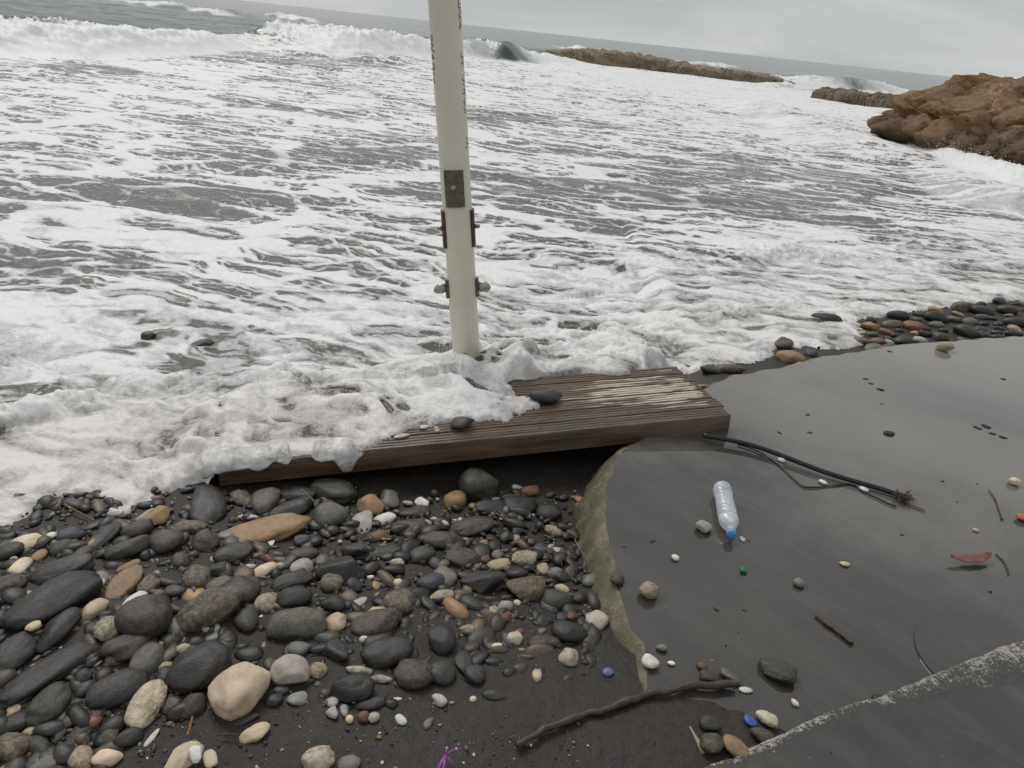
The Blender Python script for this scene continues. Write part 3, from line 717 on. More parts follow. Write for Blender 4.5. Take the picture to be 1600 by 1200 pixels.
def build_deck():
    wood = mat_wood(); root = empty('wooden_deck'); 
    root.matrix_world = Matrix((Vector(-du), Vector(dv), Vector(dw))).transposed().to_4x4(); root.location = DK_O
    # local: -x along the length (from the right end), y towards the sea, z up; top at 0
    tag(root, 'weathered red-brown wooden deck panel with flaking cream paint, washed by foam', 'deck')
    nb = 6; bw = DK_W / nb; T = .030
    for i in range(nb):
        y0, y1 = i * bw + .003, (i + 1) * bw - .003
        prof = [(y0, -T)]; nr = 4; rw = (y1 - y0) / nr
        for k in range(nr):
            b = y0 + k * rw
            prof += [(b + .0015, -.0055), (b + .003, -.001), (b + rw * .28, 0), (b + rw * .72, 0), (b + rw - .003, -.001), (b + rw - .0015, -.0055)]
        prof.append((y1, -T)); P = np.array(prof)
        xe = np.r_[0, .004, .012, np.arange(.03, DK_LEN, .03), DK_LEN]
        off = .012 * math.sin(i * 2.7 + 1)
        V = []; pt = []
        for s in xe:
            wob = .0022 * fbm(np.array([s * 7.]), np.array([i * 3.1]), 3, 120)[0]
            chip = .0025 * fbm(np.array([s * 22.] * len(P)), P[:, 0] * 160, 3, 124)
            zz = P[:, 1] + wob + np.where(P[:, 1] > -.02, chip, 0)
            for (yy, z0), z in zip(P, zz):
                V.append((-(s + off * (1 if s < .02 else 0)), yy, z))
                ridge = 1.0 if z0 > -.003 else (.2 if z0 > -.01 else -.6)
                lo = float(sst(1.5, .15, s)) * float(sst(.02, .13, yy)) * float(sst(-.02, .06, s))
                band = .45 + .8 * float(np.exp(-((yy - .27 - s * .06) / .17) ** 2))
                pt.append((ridge * lo * band - .22 * (1 - lo)))
        n = len(P); Fq = grid_faces(len(xe), n)
        me = mesh_np('plank', np.array(V), Fq[:, ::-1])
        bm = bmesh.new(); bm.from_mesh(me); bm.faces.new([bm.verts[j] for j in range(n)] if not bm.verts.ensure_lookup_table() else []) 
        bm.verts.ensure_lookup_table(); bm.faces.new([bm.verts[(len(xe) - 1) * n + j] for j in range(n)][::-1]); bmesh.ops.recalc_face_normals(bm, faces=bm.faces[:])
        bm.to_mesh(me); bm.free(); attr(me, 'paint', pt)
        link('plank', me, wood, root, smooth=False)
    for y0 in (.004, DK_W / 2 - .03, DK_W - .065):
        box('beam', -DK_LEN + .02, -.006, y0, y0 + .06, -.098, -T - .001, wood, root, .004)
    for x0 in (-.10, -.95, -1.75):
        box('crosspiece', x0 - .05, x0, .066, DK_W - .07, -.095, -T - .002, wood, root, .003)
    # rusty screw heads in the planks
    for s in (.05, .92, 1.72):
        for i in range(nb):
            me = bpy.data.meshes.new('screw'); bm = bmesh.new(); bmesh.ops.create_cone(bm, segments=8, radius1=.005, radius2=.004, depth=.004, cap_ends=True); bm.to_mesh(me); bm.free()
            q = link('screw', me, M_RUST, root, smooth=False); q.location = (-s, (i + .5) * bw, .001)
    return root
M_RUST = simple('rusty_steel', (.085, .055, .04), .6, .5, .4, 60, .4)
build_deck()

# foam slopping over the front edge of the deck in soft lobes
def build_spill():
    q = un(545, 712, .03); uq = float(deck_uv(q[0], q[1])[0]); u0 = uq - .11
    us = np.arange(u0, DK_LEN + .035, .0045); n = len(us)
    lob = 1.5 * np.abs(perlin(us * 3.4, us * 0 + 2.2, 205)) + .8 * np.abs(perlin(us * 9, us * 0 + 5.1, 209)) + .25 * np.abs(perlin(us * 24, us * 0, 213))
    ln = .055 * np.clip(lob - .30, 0, 1.2) + .050 * np.exp(-((us - uq) / .045) ** 2) + .030 * sst(DK_LEN - .35, DK_LEN, us)
    ln *= sst(u0, u0 + .10, us); ln = np.clip(ln, 0, .085)
    path_ = [(.13, .004), (.095, .020), (.06, .024), (.03, .022), (.010, .018), (-.006, .010), (-.014, .000)]
    V = []; fo = []
    for i, u in enumerate(us):
        k = float(sst(.0, .018, ln[i])); col = []
        for v, z in path_:
            v2 = v if v > .02 else .012 + (v - .012) * k; e0 = float(sst(u0, u0 + .12, u))
            col.append((.02 + (v2 - .02) * (.3 + .7 * e0), (z * (.25 + .75 * k) - .004 * (1 - k)) * e0 - .012 * (1 - e0)))
        for j in range(1, 8):
            t = j / 7; d_ = ln[i] * t
            col.append((col[6][0] - .010 * math.sin(t * 2.4) * k + .012 * t ** 6 * k, col[6][1] - d_))
        col.append((.004, col[-1][1] - .002 * k))
        for v, z in col:
            b = .006 * float(k)
            P = DK_O + du * u + dv * v + np.array([0, 0, z]); V.append(P); fo.append(v)
    V = np.array(V); m_ = len(V) // n
    bump = .55 * billow(V[:, 0] * 22, (V[:, 1] + 1.6 * V[:, 2]) * 22, 3, 221); V[:, 1] -= .010 * bump; V[:, 2] += .008 * bump
    me = mesh_np('foam_spill', V, grid_faces(n, m_))
    attr(me, 'foam', np.clip(.48 + .75 * bump + .25 * fbm(V[:, 0] * 9, V[:, 2] * 14, 3, 231), 0, 1)); attr(me, 'turbid', np.full(len(V), .8))
    o = link('foam_spill', me, bpy.data.materials['foaming_sea']); o['kind'] = 'stuff'; o['label'] = 'white foam slopping over the front edge of the deck'
build_spill()

# ------------------------------------------------------------------ leaning pole in the wash
def mat_pole():
    m = Mat('cream_painted_pole')
    n = m.noise(3, 6, .6); st = m.noise(1, 6, .65, vec=m.vec((9, 9, 1.0))); f = m.noise(90, 4, .7)
    col = m.ramp(n, [(.3, (.66, .61, .50)), (.7, (.78, .74, .63))])
    col = m.mix(m.ramp(st, [(.54, 0), (.78, .28)]), col, (.40, .33, .24))
    col = m.mix(m.ramp(f, [(.66, 0), (.74, .5)]), col, (.30, .24, .17))
    m.put('Base Color', col); m.put('Roughness', .42); m.put('Normal', m.bump(f, .12, .002))
    return m.m

def build_pole():
    B = un(731, 590, -.10); d = ray(694, 0); t = B[1] / d[1]; Tp = np.array([d[0] * t, d[1] * t, CAMH + d[2] * t])
    B, Tp = Vector(B), Vector(Tp); ax = (Tp - B).normalized(); L = (Tp - B).length + .35
    R = .0715
    root = empty('pole'); tag(root, 'leaning cream metal pole with bolted brackets standing in the surf', 'pole')
    zx = ax; toc = (Vector((0, 0, 1.3)) - B); fr = (toc - zx * toc.dot(zx)).normalized(); sd = fr.cross(zx).normalized()
    if sd.x < 0: sd = -sd
    Mx = Matrix((sd, zx.cross(sd), zx)).transposed().to_4x4(); Mx.translation = B
    root.matrix_world = Mx
    front = -math.pi / 2 if (Mx.to_3x3() @ Vector((0, -1, 0))).dot(fr) > 0 else math.pi / 2   # local angle that faces the viewer
    sgn = -1 if front < 0 else 1
    mp_ = mat_pole()
    body = lathe('tube', [(R, -.2)] + [(R, z) for z in np.linspace(0, L, 24)], mp_, root, 48)
    def s_of(py):
        best = min(np.linspace(0, L, 900), key=lambda s: abs(pix(*(B + ax * s))[1] - py)); return best
    def plate(name, a0, half, s0, s1, mat, th=.006, parent=root, r0=R):
        na, ns = 10, 4; V = []; 
        for rr in (r0 + .0015, r0 + th):
            for j in range(ns + 1):
                for i in range(na + 1):
                    a = a0 + half * (2 * i / na - 1); V.append((rr * math.cos(a), rr * math.sin(a), s0 + (s1 - s0) * j / ns))
        V = np.array(V); n1 = (na + 1) * (ns + 1); f1 = grid_faces(ns + 1, na + 1); F_ = [tuple(q) for q in f1] + [tuple(q[::-1] + n1) for q in f1]
        bd = [i for i in range(na + 1)] + [j * (na + 1) + na for j in range(1, ns + 1)] + [ns * (na + 1) + i for i in range(na - 1, -1, -1)] + [j * (na + 1) for j in range(ns - 1, 0, -1)]
        for p, q in zip(bd, bd[1:] + bd[:1]): F_.append((p, q, q + n1, p + n1))
        bm = bmesh.new(); vs_ = [bm.verts.new(v) for v in V]; [bm.faces.new([vs_[k] for k in f]) for f in F_]; bmesh.ops.recalc_face_normals(bm, faces=bm.faces[:])
        me = bpy.data.meshes.new(name); bm.to_mesh(me); bm.free()
        return link(name, me, mat, parent, smooth=False)
    def bolt(name, a, s, parent, r0, r1, rad, mat, dome=True):
        c = Vector((math.cos(a), math.sin(a), 0)); P = [c * r + Vector((0, 0, s)) for r in ([r0, r0 + (r1 - r0) * .55, r0 + (r1 - r0) * .85, r1] if dome else [r0, r1])]
        return tube(name, P, [rad, rad, rad * .75, rad * .25] if dome else rad, mat, parent, 10)
    bracket = simple('weathered_bracket_metal', (.145, .125, .098), .55, .35, .45, 40, .3); steel = simple('bolt_steel', (.36, .34, .31), .4, .7, .3, 50, .2)
    fa = front - sgn * -.10
    p = plate('bracket', front - .10 * (1 if sgn > 0 else 1), .62, s_of(319), s_of(262), bracket, .008); bolt('bolt', front - .12, s_of(289), p, R + .006, R + .026, .013, steel)
    for a in (front + 1.42, front - 1.42):
        p = plate('bracket', a, .42, s_of(384), s_of(327), M_RUST, .010); bolt('bolt', a + .05, s_of(354), p, R + .008, R + .036, .011, steel)
        p = plate('clamp', a, .26, s_of(462), s_of(434), bracket, .014)
        c = Vector((math.cos(a), math.sin(a), 0)); s = s_of(449)
        tube('wing_nut', [c * (R + .010) + Vector((0, 0, s + .006)), c * (R + .03) + Vector((0, 0, s + .006)), c * (R + .045) + Vector((0, 0, s + .003)), c * (R + .062) + Vector((0, 0, s - .004)), c * (R + .072) + Vector((0, 0, s - .009))], [.018, .027, .026, .018, .006], steel, p, 12)
    # marker-pen scrawl running down both flanks of the pole
    ink = simple('black_marker_ink', (.02, .02, .025), .6, 0, .2, 50, 0); ink2 = simple('faded_blue_ink', (.13, .16, .19), .6, 0, .3, 60, 0)
    rr = random.Random(5)
    def scrawl(a0, s_hi, s_lo, n, mat, wid):
        for k in range(n):
            s0 = s_hi + (s_lo - s_hi) * (k + .5) / n; pts = []
            ph, am, f1 = rr.uniform(0, 6), rr.uniform(.08, .2), rr.uniform(5, 12)
            for j in range(26):
                q = j / 25; a = a0 + am * math.sin(f1 * q + ph) * (1 - .3 * q) + .08 * math.sin(19 * q)
                s = s0 + (s_lo - s_hi) / n * .42 * (q - .5) * 2 + .006 * math.cos(f1 * 1.3 * q)
                pts.append((a, s))
            V = []; 
            for a, s in pts:
                for e_ in (-1, 1): V.append(((R + .0012) * math.cos(a + e_ * wid / R), (R + .0012) * math.sin(a + e_ * wid / R), s + e_ * wid * .5))
            F_ = [(2 * j, 2 * j + 1, 2 * j + 3, 2 * j + 2) for j in range(25)]
            me = bpy.data.meshes.new('scrawl'); me.from_pydata(V, [], F_); me.update(); link('scrawl', me, mat, body, smooth=False)
    sr_ = 1 if (Mx.to_3x3() @ Vector((math.cos(front + 1.1), math.sin(front + 1.1), 0))).x > 0 else -1
    for hi, lo, n in ((2, 46, 3), (84, 104, 2), (118, 180, 4), (215, 232, 1)): scrawl(front + sr_ * 1.12, s_of(hi), s_of(lo), n, ink, .0022)
    for hi, lo, n in ((55, 92, 3), (98, 130, 2)): scrawl(front - sr_ * 1.2, s_of(hi), s_of(lo), n, ink2, .004)
    return root, B, ax
POLE, POLE_B, POLE_AX = build_pole()

# ------------------------------------------------------------------ plastic bottle on the slab
def build_bottle():
    A = un(1128, 762, .036); C = un(1143, 836, .030); A, C = Vector(A), Vector(C); L = (C - A).length; r = .0365
    m = Mat('clear_plastic'); n = m.noise(25, 4, .6)
    m.put('Base Color', m.ramp(n, [(.3, (.62, .66, .74)), (.7, (.82, .85, .90))])); m.put('Roughness', .16); m.put('Alpha', m.ramp(n, [(.3, .38), (.7, .62)]))
    root = empty('plastic_bottle'); tag(root, 'crumpled clear plastic bottle with blue cap lying on the wet slab', 'bottle')
    z = (C - A).normalized(); x = z.cross(Vector((0, 0, 1))).normalized(); y = z.cross(x)
    Mx = Matrix((x, y, z)).transposed().to_4x4(); Mx.translation = A; root.matrix_world = Mx
    prof = [(.004, .008), (.022, .002), (r * .92, .002), (r, .012)]
    zz = .02
    while zz < L * .60:
        prof += [(r, zz), (r * .93, zz + .006), (r * .93, zz + .010), (r, zz + .016)]; zz += .024
    prof += [(r * 1.0, L * .64), (r * 1.02, L * .70), (r * .93, L * .77), (r * .68, L * .84), (r * .42, L * .89), (.0135, L * .91), (.0135, L * .925), (.017, L * .927), (.017, L * .935), (.0135, L * .937), (.0135, L * .945)]
    b = lathe('bottle_body', prof, m.m, root, 40)
    V = np.empty(len(b.data.vertices) * 3, np.float32); b.data.vertices.foreach_get('co', V); V = V.reshape(-1, 3)
    k = sst(.01, .05, V[:, 2]) * sst(L * .9, L * .7, V[:, 2]); V[:, 0] *= 1 + k * .10 * fbm(V[:, 2] * 14, V[:, 1] * 9, 3, 150); V[:, 1] *= 1 - k * (.10 + .18 * np.abs(fbm(V[:, 2] * 18, V[:, 0] * 12, 3, 154)))
    b.data.vertices.foreach_set('co', V.ravel()); b.data.update()
    cap = simple('blue_cap_plastic', (.10, .33, .72), .35, 0, .08, 30, .02)
    c = lathe('bottle_cap', [(.012, L * .946), (.0175, L * .947), (.0178, L * .985), (.016, L), (.002, L + .0005)], cap, root, 28)
build_bottle()

# ------------------------------------------------------------------ black rod with a frayed end, cord, sticks, leaf
def at(px, py, z): return Vector(un(px, py, z))
def path(pts, n=40, wob=0.0, seed=0):
    P = np.array([list(p) for p in pts]); t = np.linspace(0, len(P) - 1, n)
    # smooth by cosine-free Catmull-Rom
    out = []
    for q in t:
        i = min(int(q), len(P) - 2); f = q - i
        p0, p1, p2, p3 = P[max(i - 1, 0)], P[i], P[i + 1], P[min(i + 2, len(P) - 1)]
        out.append(.5 * (2 * p1 + (p2 - p0) * f + (2 * p0 - 5 * p1 + 4 * p2 - p3) * f * f + (3 * p1 - p0 - 3 * p2 + p3) * f ** 3))
    out = np.array(out)
    if wob:
        k = np.arange(n) * .35
        out[:, 0] += wob * fbm(k, k * 0 + 1, 3, 160 + seed); out[:, 1] += wob * fbm(k, k * 0 + 5, 3, 165 + seed); out[:, 2] += .4 * wob * np.abs(fbm(k, k * 0 + 9, 3, 170 + seed))
    return [Vector(p) for p in out]
black = simple('black_plastic', (.012, .012, .014), .28, 0, .3, 40, .1)
weed = simple('dry_brown_seaweed', (.055, .036, .022), .7, 0, .5, 60, .4)
bark = Mat('wet_bark'); _a = bark.noise(1, 6, .65, vec=bark.vec((60, 60, 60))); bark.put('Base Color', bark.ramp(_a, [(.3, (.020, .013, .010)), (.55, (.060, .036, .027)), (.75, (.11, .075, .055))])); bark.put('Roughness', .5); bark.put('Normal', bark.bump(_a, .7, .004)); bark = bark.m

rod = empty('black_rod', at(1110, 682, 0)); tag(rod, 'long black rod with a frayed brown end lying from the deck across the slab', 'rod')
def child(o, root):
    o.parent = root; o.matrix_parent_inverse = Matrix.Translation(-root.location); return o
rp = path([at(1098, 680, .03), at(1180, 697, .026), at(1290, 738, .018), at(1380, 765, .014), at(1412, 777, .013)], 30)
child(tube('shaft', rp, .0108, black, None, 12), rod)
rr = random.Random(3); fr_mesh_V = []; fr_mesh_F = []
tip = at(1412, 777, .013)
for k in range(170):
    a = rr.uniform(0, 6.28); el = rr.uniform(-.1, .9); ln = rr.uniform(.02, .06); p = tip + Vector((rr.uniform(-.028, .026), rr.uniform(-.02, .02), rr.uniform(-.006, .012)))
    dirv = Vector((math.cos(a) * math.cos(el), math.sin(a) * math.cos(el) - .2, math.sin(el))) * ln; side = Vector((-math.sin(a), math.cos(a), 0)) * .0014
    b0 = len(fr_mesh_V); q1, q2 = p + dirv * .5, p + dirv * .9 - Vector((0, 0, ln * .45)); q2.z = max(q2.z, .002); q1.z = max(q1.z, .003); p.z = max(p.z, .003)
    fr_mesh_V += [p - side, p + side, q1 - side, q1 + side, q2]; fr_mesh_F += [(b0, b0 + 1, b0 + 3, b0 + 2), (b0 + 2, b0 + 3, b0 + 4)]
me = bpy.data.meshes.new('frayed_end'); me.from_pydata([tuple(v) for v in fr_mesh_V], [], fr_mesh_F); me.update(); child(link('frayed_end', me, weed, None, False), rod)
child(tube('twig_tip', path([at(1412, 779, .012), at(1426, 789, .008), at(1446, 797, .006)], 10), [.007 - .0004 * i for i in range(10)], simple('pale_wood', (.22, .15, .09), .6), None, 8), rod)

tag(tube('cord', path([at(1152, 694, .006), at(1185, 705, .006), at(1215, 725, .005), at(1240, 747, .005), at(1258, 761, .005), at(1290, 760, .005), at(1330, 757, .005), at(1352, 770, .005), at(1400, 792, .006)], 60, .006, 1), .0035, black, None, 6), 'thin dark cord tangled beside the black rod', 'cord')
def stick(px_, z0, r0, r1, label, seed, mat=bark, n=40, wob=.012, cat='stick', z1=None):
    P = path([at(a, b, z0 + (0 if z1 is None else (z1 - z0) * i / (len(px_) - 1))) for i, (a, b) in enumerate(px_)], n, wob, seed)
    rad = [(r0 + (r1 - r0) * i / (n - 1)) * (1 + .25 * math.sin(i * .9 + seed) * math.sin(i * .37)) for i in range(n)]
    return tag(tube('stick' if cat == 'stick' else cat, P, rad, mat, None, 9), label, cat)
stick([(806, 1164), (850, 1140), (905, 1120), (960, 1104), (1020, 1084), (1090, 1072), (1150, 1070)], .004, .0085, .0105, 'long dark driftwood stick lying across the sand', 1, z1=.018)
stick([(1274, 962), (1290, 974), (1308, 987), (1322, 998), (1331, 1006)], .006, .0045, .0065, 'short curved twig on the bare middle of the slab', 2, n=24, wob=.006)
stick([(1556, 866), (1566, 875), (1574, 886), (1576, 898)], .004, .003, .002, 'tiny hooked black twig right of the curled leaf', 3, n=16, wob=.003)
stick([(1545, 765), (1556, 782), (1562, 800), (1566, 812)], .004, .002, .003, 'thin dark straw near the right edge of the slab', 4, n=16, wob=.004)
stick([(100, 788), (122, 800), (148, 814)], -.055, .004, .003, 'thin brown reed stem at the foam edge on the left', 5, simple('reed', (.16, .10, .04), .6), 16, .003)
stick([(470, 764), (482, 774), (493, 786)], -.06, .002, .002, 'fine pale stalk leaning on stones below the deck edge', 6, simple('stalk', (.2, .14, .1), .6), 12, .002)
stick([(772, 800), (784, 808), (797, 817)], -.10, .0045, .004, 'short grey twig on dark sand under the deck', 7, n=14, wob=.002)
stick([(1078, 1136), (1090, 1158), (1100, 1178)], .010, .003, .009, 'pale driftwood splinter beside the worn step edge', 8, simple('bleached_wood', (.30, .25, .17), .7), 14, .002)
stick([(301, 1120), (297, 1134), (293, 1150)], .012, .003, .0035, 'rusty orange twig among the stones at bottom left', 9, simple('orange_twig', (.20, .075, .025), .6), 12, .002)
stick([(898, 842), (906, 858), (914, 870)], -.05, .002, .0015, 'fine dry root against the mossy slab side', 10, simple('dry_root', (.22, .17, .1), .7), 12, .004)
stick([(345, 1148), (360, 1147), (374, 1148)], .0, .0025, .002, 'thin dark twig left of the cream-pink stone', 11, n=12, wob=.002)

def build_leaf():
    a, b = at(1487, 876, .016), at(1551, 871, .016); c = (a + b) / 2; ex = (b - a); L = ex.length; ex.normalize(); ey = Vector((-ex.y, ex.x, 0)); V = []; nu, nv = 28, 8
    for i in range(nu + 1):
        s = i / nu * 2 - 1; w = .034 * max(0, 1 - abs(s) ** 2.4) ** .7 + .002
        for j in range(nv + 1):
            t = j / nv
            V.append(c + ex * s * L / 2 + ey * (.010 * s * s - w * (t - .35)) + Vector((0, 0, .0035 + .008 * s * s + .006 * (1 - t) + .0015 * math.sin(11 * s + 4 * t))))
    me = bpy.data.meshes.new('leaf'); me.from_pydata([tuple(v) for v in V], [], [tuple(q) for q in grid_faces(nu + 1, nv + 1)]); me.update()
    o = link('leaf', me, simple('dry_red_leaf', (.17, .060, .042), .45, 0, .4, 50, .4)); so = o.modifiers.new('thick', 'SOLIDIFY'); so.thickness = .0016
    tag(o, 'curled dry red-brown leaf on the right of the slab', 'leaf')
build_leaf()

# ------------------------------------------------------------------ stones
def mat_stone():
    m = Mat('wet_beach_stone')
    oi = m.n.new('ShaderNodeObjectInfo'); oc, al, rd = oi.outputs['Color'], oi.outputs['Alpha'], oi.outputs['Random']
    off = m.n.new('ShaderNodeVectorMath'); off.operation = 'ADD'; m.l.new(m.tc.outputs['Object'], off.inputs[0]); 
    cmb = m.n.new('ShaderNodeCombineXYZ'); [m.l.new(m.math('MULTIPLY', rd, 37.0), cmb.inputs[i]) for i in range(3)]; m.l.new(cmb.outputs[0], off.inputs[1]); v = off.outputs[0]
    a = m.noise(14, 6, .62, vec=v, dist=.5); f = m.noise(70, 5, .7, vec=v); g = m.noise(240, 3, .7, vec=v)
    dark = m.mix(1.0, oc, (.45, .43, .41), 'MULTIPLY'); lite = m.mix(.22, oc, (.55, .50, .42))
    amt = m.math('MULTIPLY', al, m.ramp(f, [(.46, 0), (.60, 1)])); amt2 = m.math('MULTIPLY', al, m.ramp(a, [(.42, .9), (.56, 0)]))
    base = m.mix(m.ramp(a, [(.30, .75), (.62, 0)]), oc, dark)
    col = m.mix(amt2, base, dark); col = m.mix(amt, col, lite)
    col = m.mix(m.math('MULTIPLY', m.ramp(g, [(.60, 0), (.72, .30)]), 1.0), col, lite)
    m.put('Base Color', col); m.put('Roughness', m.ramp(a, [(.3, .36), (.7, .60)])); m.b.inputs['Specular IOR Level'].default_value = .5
    hb = m.math('ADD', m.math('MULTIPLY', a, .5), m.math('MULTIPLY', f, m.math('ADD', m.math('MULTIPLY', al, .7), .32)))
    b1 = m.bump(hb, .6, .012); m.put('Normal', m.bump(g, .35, .0015, b1))
    return m.m
STONE = mat_stone()

_ico = {}
def ico(sub):
    if sub not in _ico:
        bm = bmesh.new(); bmesh.ops.create_icosphere(bm, subdivisions=sub, radius=1)
        _ico[sub] = (np.array([v.co[:] for v in bm.verts]), np.array([[v.index for v in f.verts] for f in bm.faces])); bm.free()
    return _ico[sub]

def stone_mesh(name, ax, shape, seed, sub=3):
    V, F_ = ico(sub); r = np.random.default_rng(seed); s = r.random(6) * 50
    n = lambda f, o, k: (fbm(V[:, 0] * f + s[0] + V[:, 2] * .7 * f, V[:, 1] * f + s[1] - V[:, 2] * .5 * f, o, k) + fbm(V[:, 1] * f + s[2], V[:, 2] * f + s[3] + V[:, 0] * .4 * f, o, k + 7)) * .6
    rad = np.ones(len(V))
    if shape == 'a':                      # broken, flat facets: clip by random planes
        for k in range(11):
            d = r.normal(size=3); d /= np.linalg.norm(d); h = r.uniform(.60, .88); t = V @ d
            rad = np.where(t * rad > h, h / np.maximum(t, 1e-3), rad)
        rad = rad * (1 + .07 * n(2, 4, 5))
    elif shape == 'p':
        rad = 1 + .22 * n(1.3, 2, 5) + .20 * n(3.4, 4, 15) - .14 * np.maximum(0, n(5.5, 2, 25))
    elif shape == 's':
        rad = 1 + .25 * n(1.2, 3, 5)
    else:
        e_ = r.uniform(2.0, 2.7); rad = 1 / (np.abs(V) ** e_).sum(1) ** (1 / e_); rad = rad / rad.mean()
        rad = rad * (1 + .26 * n(.9, 2, 5) + .08 * n(2.4, 4, 9) + .03 * n(6, 3, 19))
        for k in range(r.integers(1, 6)):
            d = r.normal(size=3); d /= np.linalg.norm(d); h = r.uniform(.72, .96); t = (V @ d) * rad
            rad = np.where(t > h, rad * (1 - .8 * (1 - h / np.maximum(t, 1e-3))), rad)
    P = V * rad[:, None]
    P[:, 0] *= 1 + r.uniform(-.18, .18) * P[:, 1]; P[:, 1] *= 1 + r.uniform(-.15, .15) * P[:, 0]
    return mesh_np(name, P * np.array(ax), F_)

COLS = {'K': ((.0175, .0160, .0142), .08, 'black'), 'D': ((.031, .0285, .0255), .12, 'dark grey'), 'G': ((.034, .033, .026), .2, 'greenish dark'), 'B': ((.055, .040, .028), .35, 'dark brown'),
        'P': ((.046, .036, .033), .25, 'purplish grey'), 'O': ((.115, .104, .080), .3, 'olive grey'), 'M': ((.125, .092, .060), .85, 'mottled brown'), 'T': ((.33, .205, .095), .35, 'ochre'),
        'R': ((.19, .080, .045), .3, 'reddish'), 'C': ((.72, .58, .41), .18, 'cream'), 'W': ((.80, .76, .69), .15, 'white'), 'S': ((.19, .185, .175), .25, 'mid grey'), 'U': ((.042, .047, .057), .15, 'bluish dark'),
        'X': ((.46, .43, .38), .3, 'pale grey'), 'V': ((.40, .32, .21), .95, 'speckled tan'), 'Z': ((.52, .46, .34), 1.0, 'encrusted pale')}
SHW = {'r': 'rounded', 'a': 'angular', 'f': 'flat', 'p': 'lumpy', 's': 'thin', 'b': 'plump'}
